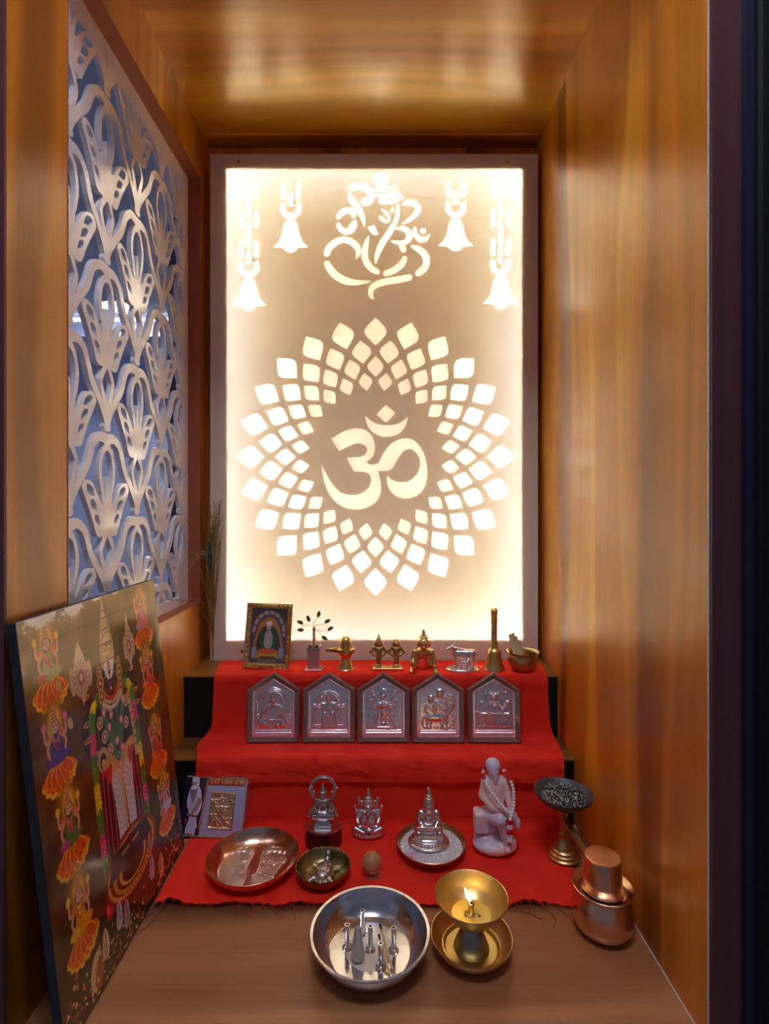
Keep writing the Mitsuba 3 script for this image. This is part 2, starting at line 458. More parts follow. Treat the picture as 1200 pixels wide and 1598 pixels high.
part(st, 'tread', bx(XL, XR, S2Y, S1Y + 0.002, S2 - 0.003, S2), 'mat_step_top', label='brown top of the lower step')

# what lies right of the niche: a black cabinet side, and the room the camera stands in
solo('black_cabinet', bx(XR + 0.040, 1.9, YF - 0.02, YF + 0.5, -0.75, 1.95, 0.003), 'mat_black', 'black cabinet side right of the niche', 'cabinet')
solo('trim_4', bx(XR + 0.031, XR + 0.040, YF - 0.012, YF + 0.3, -0.75, 1.95), 'mat_navy_edge', 'dark navy strip between the niche wall and the black cabinet', kind='structure')
RX0, RX1, RY0, RZ0, RZ1 = -1.9, 1.9, -2.4, -0.75, 1.95
solo('floor', bx(RX0, RX1, RY0, YF + 0.004, RZ0 - 0.02, RZ0), 'mat_room_floor', 'floor of the room in front of the niche', kind='structure')
solo('ceiling_room', bx(-4.2, RX1, RY0, 4.6, RZ1, RZ1 + 0.02), 'mat_room_wall', 'pale ceiling of the room in front of the niche', kind='structure')
solo('wall_behind', bx(RX0, RX1, RY0 - 0.02, RY0, RZ0, RZ1), 'mat_room_wall', 'pale wall of the room behind the viewer', kind='structure')
solo('wall_room_left', bx(RX0 - 0.02, RX0, RY0, YF, RZ0, RZ1), 'mat_room_wall', 'pale left wall of the room in front of the niche', kind='structure')
solo('wall_room_right', bx(RX1, RX1 + 0.02, RY0, YF + 0.5, RZ0, RZ1), 'mat_room_wall', 'pale right wall of the room in front of the niche', kind='structure')
solo('wall_front', cat(bx(RX0, XL - WT, YF, YF + 0.03, RZ0, RZ1), bx(XL - WT, XR + 0.04, YF, YF + 0.03, ZC + 0.02, RZ1)), 'mat_room_wall',
     'pale wall around the niche opening', kind='structure')
lamp = thing('ceiling_lamp', 'cool white ceiling lamp of the room in front of the niche', 'lamp')
LX, LY0, LY1 = 0.30, 0.02, 0.28
part(lamp, 'frame', cat(bx(-LX - .02, LX + .02, LY0 - .02, LY0, RZ1 - 0.03, RZ1), bx(-LX - .02, LX + .02, LY1, LY1 + .02, RZ1 - 0.03, RZ1),
                        bx(-LX - .02, -LX, LY0, LY1, RZ1 - 0.03, RZ1), bx(LX, LX + .02, LY0, LY1, RZ1 - 0.03, RZ1)), 'mat_room_wall')
zl = RZ1 - .02
lm = trimesh.Trimesh([[-LX, LY0, zl], [LX, LY0, zl], [LX, LY1, zl], [-LX, LY1, zl]], [[0, 2, 1], [0, 3, 2]])
part(lamp, 'diffuser', lm, 'mat_led_board', emitter={'type': 'area', 'radiance': rgb(*ROOM_LAMP)})

# the room seen through the lattice
solo('pillar', bx(-0.535, XL - WT - 0.004, YB + 0.06, YB + 0.20, RZ0, RZ1), 'mat_grey_pillar', 'dark grey pillar just behind the far edge of the lattice', kind='structure')
solo('wall_far', bx(-4.2, XR, 4.58, 4.6, RZ0, RZ1), 'mat_side_wall', 'pale blue end wall of the room beyond the lattice', kind='structure')
solo('wall_side', bx(-3.2, -3.18, YF, 4.6, RZ0, RZ1), 'mat_side_wall', 'pale blue side wall of the room beyond the lattice', kind='structure')
solo('wall_partition', bx(XL - WT - 0.01, XR, YB + 0.2, YB + 0.22, RZ0, RZ1), 'mat_side_wall', 'wall closing the room beyond the lattice', kind='structure')
solo('wall_near', bx(-3.2, XL - WT, YF + 0.03, YF + 0.05, RZ0, RZ1), 'mat_side_wall', 'near wall of the room beyond the lattice', kind='structure')
solo('floor_side', bx(-3.2, XL - WT, YF, 4.6, RZ0 - 0.02, RZ0), 'mat_room_floor', 'floor of the room beyond the lattice', kind='structure')
solo('beam', bx(-3.18, -0.45, 3.62, 3.74, 1.80, RZ1), 'mat_side_wall', 'ceiling beam in the room beyond the lattice', kind='structure')
sl = thing('ceiling_light', 'round ceiling light glowing in the room beyond the lattice', 'lamp')
part(sl, 'rim', lathe([(0.105, 0.0), (0.125, 0.0), (0.125, -0.05), (0.108, -0.05)], 32), 'mat_room_wall', M=xf((-1.72, 3.36, RZ1)))
dm = trimesh.creation.cylinder(0.105, 0.03, sections=24); dm.apply_translation((0, 0, -0.035))
part(sl, 'diffuser', dm, 'mat_led_board', M=xf((-1.72, 3.36, RZ1)), emitter={'type': 'area', 'radiance': rgb(*SIDE_LAMP)})
tl = thing('tube_light', 'thin line of light along the ceiling beam beyond the lattice', 'lamp')
part(tl, 'tube', bx(-2.4, -1.0, 3.60, 3.618, 1.905, 1.925), 'mat_led_board', emitter={'type': 'area', 'radiance': rgb(1.0, 1.1, 1.3)})
# ---------------------------------------------------------------- the backlit panel
S = 1.18 / 810.0                    # the panel is drawn in units of 1/810 of its distance: x right of 600, y down from 795
PY = 1.18                           # front face of its sheet
def pan(g):
    return affinity.affine_transform(g, [S, 0, 0, -S, -600 * S, CAM_Z + 795 * S])

def petal(r0, r1, w, cx=586.0, cy=713.0, ang=0.0):
    """Pointed at both ends, full at the sides."""
    L, m = (r1 - r0) / 2, (r0 + r1) / 2
    pts = []
    for sx, sy in ((1, 1), (1, -1), (-1, -1), (-1, 1)):
        q = np.linspace(0, 1, 9)
        a = np.array([0, L]); b = np.array([w * 0.62, L * 0.52]); c = np.array([w * 1.02, L * 0.22]); d = np.array([w, 0.0])
        bz = ((1 - q) ** 3)[:, None] * a + (3 * q * (1 - q) ** 2)[:, None] * b + (3 * q * q * (1 - q))[:, None] * c + (q ** 3)[:, None] * d
        bz = bz * [sx, sy]
        pts.append(bz if sx * sy > 0 else bz[::-1])
    p = np.vstack(pts); p[:, 1] += m
    g = Polygon(p).buffer(0)
    return affinity.translate(affinity.rotate(g, ang, origin=(0, 0)), cx, cy)

motif = []                          # (name, polygon)
for r0, r1, w, off in ((174, 217, 17.0, 0), (147, 183, 14.6, 7.5), (125, 157, 12.2, 0), (104, 132, 10.2, 7.5)):
    for k in range(24):
        motif.append(('petal', petal(r0, r1, w, ang=off + 15 * k)))

zo = lambda s: [(480 + x / 5.4545, 600 + y / 5.4545) for x, y in s]
om = outline([zo(s) for s in (
    [(205, 465), (300, 405), (400, 376), (480, 385), (545, 440), (572, 530), (555, 610), (500, 657)],
    [(500, 657), (515, 675), (560, 685), (605, 668)],
    [(605, 668), (650, 580), (720, 500), (820, 460), (910, 480), (985, 580), (1017, 720), (1005, 850), (940, 940), (830, 972), (740, 940), (690, 880), (675, 820), (680, 772)],
    [(680, 772), (720, 815), (790, 833), (870, 820), (940, 750), (960, 670), (940, 600), (880, 550), (820, 565), (770, 625), (735, 690), (690, 730), (600, 738)],
    [(600, 738), (620, 830), (620, 920), (580, 1000), (500, 1050), (410, 1065), (310, 1045), (220, 980), (160, 880), (130, 780), (118, 685)],
    [(118, 685), (160, 765), (210, 850), (280, 920), (370, 942), (450, 930), (520, 880), (542, 810), (520, 760), (470, 740), (395, 742)],
    [(395, 742), (333, 622)],
    [(333, 622), (420, 620), (480, 605), (508, 560), (490, 520), (440, 502), (380, 510), (320, 540), (268, 567)],
    [(268, 567), (205, 465)])])
motif += [('om_stroke', om),
          ('om_crescent', outline([zo(s) for s in ([(487, 262), (510, 350), (570, 415), (670, 447), (770, 420), (830, 360), (857, 270)],
                                                   [(857, 270), (800, 320), (740, 343), (670, 350), (600, 340), (540, 310), (487, 262)])])),
          ('om_dot', Polygon(zo([(667, 175), (747, 242), (667, 327), (587, 255)])))]

zg = lambda s: [(480 + p[0] / 5.714, 260 + p[1] / 5.714, *[q / 5.714 for q in p[2:]]) for p in s]
strokes = [
    [(385, 195, 40), (440, 172, 58), (500, 178, 64), (550, 220, 66), (560, 275, 58), (545, 312, 62), (512, 312, 76)],
    [(370, 245, 22), (390, 290, 52), (440, 360, 58), (480, 430, 46), (500, 490, 28), (504, 528, 8)],
    [(277, 448, 44), (300, 415, 50), (350, 388, 52), (395, 402, 48), (412, 435, 36), (407, 455, 14)],
    [(277, 520, 40), (292, 552, 46), (335, 580, 52), (385, 568, 54), (417, 530, 44), (420, 490, 32), (390, 515, 20), (362, 538, 6)],
    [(590, 208, 20), (650, 205, 40), (720, 198, 42), (782, 180, 34)],
    [(618, 255, 26), (700, 262, 38), (805, 234, 36)],
    [(650, 310, 42), (740, 312, 46), (836, 276, 36)],
    [(805, 342, 28), (806, 400, 36), (780, 500, 44), (720, 600, 52), (660, 690, 54), (622, 780, 44), (608, 840, 22), (610, 866, 6)],
    [(852, 335, 20), (900, 318, 50), (965, 338, 56), (985, 390, 52), (945, 445, 42), (890, 485, 28), (842, 512, 12)],
    [(797, 553, 18), (850, 550, 42), (898, 580, 52), (903, 640, 52), (860, 678, 40), (800, 676, 32), (750, 668, 16)],
    [(955, 552, 34), (960, 600, 40), (1000, 648, 48), (1050, 646, 40), (1088, 606, 14)],
    [(657, 382, 10), (700, 410, 30), (726, 455, 22), (732, 494, 8)],
    [(638, 440, 10), (662, 468, 34), (698, 490, 26), (718, 502, 10)],
    [(172, 775, 56), (188, 730, 58), (240, 680, 58), (320, 650, 54), (400, 675, 54), (448, 730, 50), (448, 780, 36), (430, 824, 8)],
    [(174, 868, 56), (195, 905, 62), (250, 968, 66), (340, 1018, 64), (430, 1034, 46), (520, 1028, 22), (564, 1020, 6)],
    [(546, 618, 8), (525, 680, 42), (507, 760, 54), (520, 840, 56), (570, 910, 54), (618, 938, 50)],
    [(700, 950, 52), (750, 935, 54), (820, 890, 54), (856, 846, 48), (866, 820, 44)],
    [(928, 712, 18), (980, 730, 50), (1040, 780, 60), (1060, 840, 62), (1040, 905, 60), (988, 950, 56)],
    [(905, 988, 58), (830, 1004, 56), (700, 1024, 56), (600, 1060, 56), (562, 1110, 46), (570, 1160, 34), (592, 1182, 10)]]
for s in strokes:
    motif.append(('ganesha_stroke', brush(zg(s))))
motif += [('ganesha_stroke', brush(zg([(826, 706, 30), (848, 722, 50), (856, 742, 48)]))),
          ('ganesha_dot', Point(480 + 1030 / 5.714, 260 + 575 / 5.714).buffer(27 / 5.714)),
          ('ganesha_crown', Point(480 + 650 / 5.714, 260 + 118 / 5.714).buffer(66 / 5.714)),
          ('ganesha_stroke', Polygon([p[:2] for p in zg([(760, 347), (774, 408), (730, 404)])])),
          ('ganesha_tusk', Polygon([p[:2] for p in zg([(535, 540), (600, 520), (608, 560), (632, 605), (590, 608), (560, 585)])]))]

def bell_motif(cx, y0):
    half = [(3, 0), (8, 3), (11, 9), (12.5, 17), (15, 27), (19, 35), (26, 41), (27, 43), (11, 43.6), (9, 48), (3, 51)]
    return Polygon([(cx + a, y0 + b) for a, b in half] + [(cx - a, y0 + b) for a, b in half[::-1]])
def link(cx, y0, y1, w=7.6):
    return LineString([(cx, y0 + w / 2), (cx, y1 - w / 2)]).buffer(w / 2, 6)
for cx, by in ((453.5, 343), (711.0, 341), (388.0, 434), (781.0, 431)):
    motif.append(('bell', bell_motif(cx, by)))
    a = np.radians(np.linspace(-35, 215, 25))
    motif.append(('bell_ring', LineString(np.c_[cx + 12.5 * np.cos(a), by - 18 + 12.5 * np.sin(a)]).buffer(4.3, cap_style='flat')))
    y = by - 33.0
    k = 0
    while y > 285:
        for dx in (-11.5, 11.5): motif.append(('chain_link', link(cx + dx, y - 25, y + 1)))
        motif.append(('chain_link', link(cx, y - 10, y + 12)))
        if y - 25 - 14 > 278: motif.append(('chain_link', link(cx, y - 36, y - 14)))
        y -= 46

placed, pieces = [], []
for name, g in motif:                # pieces never run into each other
    g = g.buffer(0)
    if placed:
        near = [q for q in placed if q.distance(g) < 1.6]
        if near: g = g.difference(unary_union(near).buffer(1.3))
    g = max(getattr(g, 'geoms', [g]), key=lambda q: q.area)
    if g.area < 6: continue
    placed.append(g)
    pieces.append((name, pan(g.simplify(0.12))))

PX0, PX1, PZ0, PZ1 = -0.396, 0.349, 0.2505, 1.402
IX0, IX1, IZ0, IZ1 = -0.360, 0.314, 0.296, 1.369        # inside of the frame behind the sheet
scene['mat_sheet'] = {'type': 'principledthin', 'base_color': rgb(0.82, 0.69, 0.53), 'roughness': 0.35, 'diff_trans': 0.31, 'eta': 1.45}
scene['mat_inlay'] = {'type': 'principledthin', 'base_color': rgb(0.97, 0.95, 0.93), 'roughness': 0.35, 'diff_trans': 1.0, 'eta': 1.45}
panel = thing('backlit_panel', 'glowing beige backlit panel with cut-out om, petal ring, bells and elephant-headed line figure', 'backlit panel')
sheet = sbox(PX0, PZ0, PX1, PZ1).difference(unary_union([g for _, g in pieces]))
part(panel, 'sheet', to_xz(flat(sheet), PY), 'mat_sheet', label='beige translucent front sheet')
CX0, CX1, CZ0, CZ1 = IX0 - 0.006, IX1 + 0.006, IZ0 - 0.006, IZ1 + 0.006   # the cavity reaches behind the frame's lip, where the strip is hidden
fr = []
for y0, y1, (a0, a1, b0, b1) in ((PY + 0.0012, PY + 0.006, (IX0, IX1, IZ0, IZ1)), (PY + 0.006, YB - 0.001, (CX0, CX1, CZ0, CZ1))):
    fr += [bx(PX0, a0, y0, y1, PZ0, PZ1), bx(a1, PX1, y0, y1, PZ0, PZ1), bx(a0, a1, y0, y1, PZ0, b0), bx(a0, a1, y0, y1, b1, PZ1)]
fr = cat(*fr)
part(panel, 'frame', fr, 'mat_led_board')
part(panel, 'back_board', bx(CX0, CX1, YB - 0.006, YB - 0.001, CZ0, CZ1), 'mat_led_board')
def strip(x0, z0, x1, z1, nx, nz):
    h0, h1 = PY + 0.014, PY + 0.022
    o = 0.0015
    v = [[x0 + o * nx, h0, z0 + o * nz], [x1 + o * nx, h0, z1 + o * nz], [x1 + o * nx, h1, z1 + o * nz], [x0 + o * nx, h1, z0 + o * nz]]
    m = trimesh.Trimesh(v, [[0, 1, 2], [0, 2, 3]], process=False)
    if m.face_normals[0] @ np.array([nx, 0, nz]) < 0: m.invert()
    return m
leds = cat(strip(CX0, CZ0, CX0, CZ1, 1, 0), strip(CX1, CZ0, CX1, CZ1, -1, 0), strip(CX0, CZ0, CX1, CZ0, 0, 1), strip(CX0, CZ1, CX1, CZ1, 0, -1))
part(panel, 'light_strip', leds, 'mat_led_board', emitter={'type': 'area', 'radiance': rgb(*LED)}, label='warm light strip inside the panel')
for name, g in pieces:
    m = to_xz(extrude(g, 0.0012), PY)
    keep = ~((np.abs(m.face_normals[:, 1] - 1) < 1e-3))
    m.update_faces(keep)
    part(panel, name, m, 'mat_inlay')
screw = lathe([(0, 0.0022), (0.003, 0.0018), (0.0042, 0.0)], 16)
scr = mikit.ply(screw, 'mat_brass_old', smooth=True)
for x, z in ((-0.332, 1.384), (0.278, 1.384), (-0.323, 0.272), (0.278, 0.272)):
    part_from(panel, 'screw', scr, T().translate([x, PY, z]).rotate([1, 0, 0], 90))

# ---------------------------------------------------------------- the white lattice in the left wall: u along y, v up
def cell(u0, v0):
    g = []
    B = lambda pts: g.append(brush([(u0 + u, v0 + v, w) for u, v, w in pts], 8))
    for s in (-1, 1):
        # wing of the flower with three drop-shaped holes
        wing = Polygon(catmull([(s * 0.003, -0.030), (s * 0.016, -0.036), (s * 0.029, -0.033), (s * 0.037, -0.016), (s * 0.047, 0.004), (s * 0.059, 0.024),
                                (s * 0.066, 0.038), (s * 0.059, 0.049), (s * 0.043, 0.047), (s * 0.029, 0.033), (s * 0.018, 0.016), (s * 0.004, 0.006)], 6, True)).buffer(0)
        for hu, hv, a, b, rot in ((0.046, 0.035, 0.0108, 0.0068, 38), (0.037, 0.013, 0.0102, 0.0060, 46), (0.0275, -0.009, 0.0088, 0.0054, 50)):
            h = affinity.scale(Point(0, 0).buffer(1, 12), a, b)
            h = unary_union([h, Polygon([(-a * 0.3, -b * 0.9), (-a * 0.3, b * 0.9), (-a * 1.5, 0)])])
            h = affinity.translate(affinity.rotate(h, rot, origin=(0, 0)), hu, hv)
            if s < 0: h = affinity.scale(h, -1, 1, origin=(0, 0))
            wing = wing.difference(h)
        g.append(affinity.translate(wing, u0, v0))
        B([(s * 0.003, 0.0, 0.008), (s * 0.010, 0.022, 0.008), (s * 0.013, 0.040, 0.003)])
        # almond loop above the flower
        B([(s * 0.0, 0.106, 0.013), (s * 0.012, 0.094, 0.0078), (s * 0.0185, 0.074, 0.0072), (s * 0.0185, 0.056, 0.0072), (s * 0.013, 0.034, 0.0078)])
        # arms arching out of the node to the stems of the neighbouring columns
        B([(0, 0.115, 0.018), (s * 0.020, 0.117, 0.014), (s * 0.037, 0.106, 0.0125), (s * 0.045, 0.088, 0.012), (s * 0.054, 0.068, 0.0125), (s * 0.072, 0.046, 0.0125),
           (s * 0.087, 0.025, 0.0125), (s * 0.0983, 0.003, 0.014)])
        # diamond under the flower
        B([(s * 0.006, -0.036, 0.010), (s * 0.013, -0.048, 0.008), (s * 0.017, -0.060, 0.008), (s * 0.010, -0.082, 0.010), (0, -0.110, 0.012)])
    B([(0, -0.01, 0.012), (0, 0.025, 0.009), (0, 0.056, 0.002)])
    g.append(Polygon([(u0 - 0.013, v0 - 0.037), (u0 + 0.013, v0 - 0.037), (u0 + 0.009, v0 + 0.008), (u0 - 0.009, v0 + 0.008)]))
    return unary_union(g)
proto = affinity.scale(cell(0, 0), 1.05, 1.02, origin=(0, 0))
lat = []
PU, PV = 0.1005, 0.267
for i in range(-2, 6):
    u = 0.826 + PU * i
    for j in range(-3, 5):
        v = CAM_Z - 0.006 + PV * j + (PV / 2 if i % 2 else 0)
        if OY0 - 0.15 < u < OY1 + 0.15 and OZ0 - 0.2 < v < OZ1 + 0.2: lat.append(affinity.translate(proto, u, v))
frame = sbox(OY0, OZ0, OY1, OZ1)
lat = unary_union(lat + [frame.difference(sbox(OY0 + 0.02, OZ0 + 0.022, OY1 - 0.032, OZ1 - 0.035))]).intersection(frame.buffer(-0.0014))
lat = lat.simplify(0.0003)
lat = max(getattr(lat, 'geoms', [lat]), key=lambda q: q.area)
jm = extrude(lat, 0.008)
v = jm.vertices.copy()
jm.vertices = np.stack([XL - 0.034 + v[:, 2], v[:, 0], v[:, 1]], -1)
solo('lattice_screen', jm, 'mat_jali', 'white cut-out lattice screen of butterfly flowers set in the left wall opening', 'lattice screen')
# ---------------------------------------------------------------- the red cloth over the steps
CL = 0.0022                         # how far the cloth lies above the wood
principled('mat_cloth', mikit.proc(lambda p, n, uv: mikit.mix(mi.Color3f(.74, .018, .010), mi.Color3f(.86, .040, .016), mikit.fbm(p.x * 40, p.y * 40, p.z * 40, 3)) *
           (0.92 + 0.12 * mikit.noise(p.x * 1500, p.y * 1500, p.z * 1500))), 0.85, spec=0.2, sheen=0.25)
def cloth():
    path = np.array([(1.174, S1 + CL), (1.090, S1 + CL), (1.075, S1 + CL), (1.0695, S1 - .003), (1.0680, S1 - .02), (1.0675, .19), (1.0675, .150), (1.064, S2 + .008), (1.055, S2 + CL),
                     (1.03, S2 + CL), (1.00, S2 + CL), (.980, S2 + CL), (.9735, S2 - .004), (.9715, S2 - .02), (.971, .06), (.970, .022), (.966, .007), (.955, CL), (.93, CL), (.88, CL), (.83, CL), (.80, CL), (.775, CL)])
    xl = [-.369, -.355, -.350, -.350, -.351, -.353, -.356, -.368, -.374, -.372, -.362, -.352, -.351, -.350, -.350, -.350, -.350, -.349, -.349, -.348, -.347, -.346, -.345]
    xr = [.346, .339, .335, .336, .336, .338, .341, .347, .349, .347, .342, .336, .335, .334, .333, .332, .331, .329, .325, .316, .304, .297, .288]
    q = catmull(np.c_[path, xl, xr], 14)
    dist = np.r_[0, np.cumsum(np.hypot(*np.diff(q[:, :2], axis=0).T))]
    s = np.linspace(0, dist[-1], 330)
    q = np.stack([np.interp(s, dist, q[:, k]) for k in range(4)], 1)
    w = np.linspace(0, 1, 190)
    X = q[:, 2:3] * (1 - w) + q[:, 3:4] * w
    Y = np.repeat(q[:, 0:1], len(w), 1); Z = np.repeat(q[:, 1:2], len(w), 1)
    ty, tz = np.gradient(q[:, 0]), np.gradient(q[:, 1])
    ln = np.hypot(ty, tz); ny, nz = (tz / ln)[:, None], (-ty / ln)[:, None]
    P = np.stack([X * 18, np.repeat(s[:, None] * 18, len(w), 1), 0 * X], -1)
    crease = np.abs(meshkit.fbm(P * [1.0, 1.6, 1], 4, 3) - 0.5)
    soft = meshkit.fbm(P * 0.7, 3, 11)
    # folds gather at the lip of the lower step
    lip = np.exp(-((Y - .976) / .014) ** 2) * (Z > .085)
    amp = 0.0006 + 0.0075 * lip
    D = amp * (0.9 - 2.2 * crease + 0.5 * soft)
    lip1 = np.exp(-((Z - (S1 - .012)) / .014) ** 2) * (Y > 1.05)
    D += lip1 * 0.004 * np.maximum(0, 0.8 - 3 * crease)
    riser2 = ((Z < .10) & (Y < .98) & (Z > .02))
    D += riser2 * 0.0016 * soft
    D = np.maximum(D, 0)
    Y = Y - np.abs(ny) * D
    Z = Z + np.abs(nz) * D
    # the free front edge waves and lifts off the wood
    f = np.clip((.815 - Y) / .04, 0, 1) ** 2 * (Z < .05)
    xs = X
    lift = (.0085 * np.exp(-((xs + .318) / .022) ** 2) + .004 * np.exp(-((xs + .235) / .05) ** 2) + .005 * np.exp(-((xs + .13) / .03) ** 2) + .0075 * np.exp(-((xs - .215) / .028) ** 2)
            + .0025 * np.exp(-((xs - .10) / .05) ** 2) + .0016 * np.sin(xs * 190) ** 2)
    Z += lift * f
    Y += f * (.0018 * np.sin(xs * 57 + 1) + .0012 * np.sin(xs * 131) + .0010 * (meshkit.noise(np.stack([xs * 600, xs * 0, xs * 0], -1)) - .5))
    v = np.stack([X, Y, Z], -1).reshape(-1, 3)
    n = len(w)
    i, j = np.meshgrid(np.arange(len(s) - 1), np.arange(n - 1), indexing='ij')
    g = np.stack([i * n + j, (i + 1) * n + j, (i + 1) * n + j + 1, i * n + j + 1], -1).reshape(-1, 4)
    return trimesh.Trimesh(v, np.vstack([g[:, [0, 1, 2]], g[:, [0, 2, 3]]]), process=False), np.stack([X[-1], Y[-1], Z[-1]], -1)
cm, edge = cloth()
ck = thing('red_cloth', 'bright red cotton cloth draped down the altar steps with a frayed front edge', 'cloth')
part(ck, 'sheet', cm, 'mat_cloth', smooth=True)
fz = []
for k in range(520):                 # frayed hem
    p = edge[rng.integers(2, len(edge) - 2)] + [rng.uniform(-.002, .002), 0, 0]
    L = rng.uniform(.0015, .006)
    a = rng.normal(0, .5)
    q = p + [L * math.sin(a), -L * math.cos(a), -min(L * .4, p[2] - .0006)]
    fz.append(tube([p + [0, .001, 0], (p + q) / 2 + [0, 0, .0006], q], .00018, 4, False))
part(ck, 'frayed_hem', cat(*fz), 'mat_cloth', kind='stuff')
principled('mat_thread', rgb(.42, .03, .03), 0.8)
for pts in ([(-.329, .778, .006), (-.330, .765, .002), (-.336, .742, .0012), (-.347, .725, .0012), (-.353, .722, .001)], [(-.329, .779, .006), (-.340, .765, .0012), (-.349, .752, .0012)],
            [(-.215, .776, .004), (-.216, .766, .001), (-.2165, .757, .0008)], [(-.195, .776, .004), (-.1955, .766, .001), (-.1965, .755, .0008)],
            [(-.172, .777, .006), (-.166, .768, .001), (-.158, .762, .0008), (-.153, .757, .0008)], [(-.148, .777, .006), (-.149, .762, .001), (-.148, .752, .0008)], [(-.137, .777, .006), (-.131, .760, .001), (-.129, .748, .0008)],
            [(.195, .778, .007), (.203, .766, .002), (.215, .760, .001), (.228, .750, .0008)], [(.217, .778, .008), (.216, .768, .002), (.208, .762, .001)], [(.232, .777, .006), (.244, .764, .001), (.247, .749, .001), (.240, .738, .0008)],
            [(.256, .777, .004), (.262, .766, .001), (.270, .757, .0008)]):
    part(ck, 'thread', tube(catmull(pts, 6), .0005, 5), 'mat_thread')

# ---------------------------------------------------------------- the large print leaning on the left wall
BO = np.array([-.3450, .562, .0022]); bb = np.array([-.008, .378, 0.0]); bb /= np.linalg.norm(bb)
bu = np.array([-.054, 0, .47]); bu -= bb * (bu @ bb); bu /= np.linalg.norm(bu); bn = np.cross(bb, bu)
BM = T(np.block([[np.stack([bb, bu, bn, BO], 1)], [np.array([[0, 0, 0, 1.0]])]]))
BW, BH = .352, .472
principled('mat_print', {'type': 'mesh_attribute', 'name': 'vertex_color'}, 0.16, spec=1.0)
principled('mat_navy_board', mikit.proc(lambda p, n, uv: mikit.mix(mi.Color3f(.008, .008, .013), mi.Color3f(.02, .021, .032), mikit.fbm(p.x * 300, p.y * 300, p.z * 60, 3))), 0.7)
pr = Print(352, 472, 400, (74, 54, 22))
tex = meshkit.fbm(np.stack([pr.x / 26, pr.y / 26, 0 * pr.x], -1), 5, 4) - .5
pr.c *= (1 + 0.9 * tex)[..., None] * (0.62 + 0.38 * np.clip(pr.y / 260, 0, 1))[..., None]
pr.c += np.clip((pr.y - 330) / 140, 0, 1)[..., None] * np.array([64, 52, 20])
R4 = np.random.default_rng(4)
for k in range(16):                  # faint slab joints behind the figures
    y = 20 + 30 * k; pr.line([(0, y), (352, y + 2)], 0.6, (60, 44, 20))
GOLD, SKIN, INK = (196, 150, 78), (226, 158, 120), (24, 20, 28)
def goddess(cx, cy, dress, sash, fold=0):
    pr.ell(cx + 1, cy + 56, 21, 24, (150, 96, 20), soft=14)
    pr.ell(cx + 1, cy + 56, 12, 17, (236, 176, 40), soft=8)
    for a in (-78, -56, -34, -12, 12, 34, 56, 78):       # lotus: outer row then inner row of petals
        t = math.radians(a); x, y = cx + 20 * math.sin(t), cy - 2 - 13 * math.cos(t)
        pr.ell(x, y, 8.5, 15, (250, 186, 44), rot=a * .9); pr.ell(x, y + 2.5, 7, 12.5, (236, 84, 16), rot=a * .9)
    for a in (-60, -30, 0, 30, 60):
        t = math.radians(a); x, y = cx + 18 * math.sin(t), cy + 3 - 8 * math.cos(t)
        pr.ell(x, y, 8, 14, (252, 160, 36), rot=a * .8); pr.ell(x, y - 1, 6.2, 12, (222, 70, 14), rot=a * .8)
        pr.line([(x, y - 9), (x, y + 8)], 0.8, (250, 130, 40))
    pr.ell(cx, cy + 15, 23, 8.5, dress); pr.ell(cx - 13, cy + 13, 10, 5, sash); pr.ell(cx + 12, cy + 13, 10, 5, dress)
    pr.poly([(cx - 10, cy + 17), (cx - 8, cy + 34), (cx - 10, cy + 43), (cx + 10, cy + 43), (cx + 8, cy + 34), (cx + 11, cy + 17)], dress, smooth=4)
    pr.poly([(cx - 9, cy + 43), (cx + 3, cy + 20), (cx + 8, cy + 20), (cx - 3, cy + 43)], sash)
    for s in (-1, 1):
        pr.line([(cx + s * 9, cy + 41), (cx + s * 17, cy + 30), (cx + s * 15, cy + 19)], (5.5, 4.6, 3.6), SKIN, smooth=5)
        pr.line([(cx + s * 9, cy + 41), (cx + s * 19, cy + 38), (cx + s * 20, cy + 52)], (5.5, 4.6, 3.4), SKIN, smooth=5)
        pr.ell(cx + s * 20, cy + 56, 4.2, 5.2, (238, 120, 150) if fold else (240, 190, 60)); pr.ell(cx + s * 13, cy + 41, 3.2, 4.6, (232, 110, 60))
        for q in (0.3, 0.7): pr.ell(cx + s * (10 + 7 * q), cy + 41 - 10 * q, 2.6, 1.1, GOLD)
    pr.line([(cx - 8, cy + 43), (cx, cy + 33), (cx + 8, cy + 43)], 2.4, GOLD, smooth=5); pr.line([(cx - 9, cy + 44), (cx, cy + 24), (cx + 9, cy + 44)], 1.6, (220, 60, 50), smooth=5)
    pr.ell(cx, cy + 50, 8.2, 9, (36, 22, 18)); pr.ell(cx, cy + 50, 6.2, 7.6, (236, 176, 136))
    for s in (-1, 1): pr.ell(cx + s * 2.5, cy + 51, 1.3, .8, INK); pr.ell(cx + s * 6.6, cy + 47, 1.5, 2, GOLD)
    pr.ell(cx, cy + 46.6, 1.9, .8, (190, 40, 40)); pr.ell(cx, cy + 54.4, .9, 1.2, (190, 20, 30))
    pr.poly([(cx - 6.5, cy + 55), (cx - 5, cy + 62), (cx - 1.2, cy + 76), (cx + 1.2, cy + 76), (cx + 5, cy + 62), (cx + 6.5, cy + 55)], (214, 150, 90))
    for q in range(4): pr.line([(cx - 6 + q * 1.3, cy + 57 + q * 4), (cx + 6 - q * 1.3, cy + 57 + q * 4)], 1.1, (150, 60, 50))
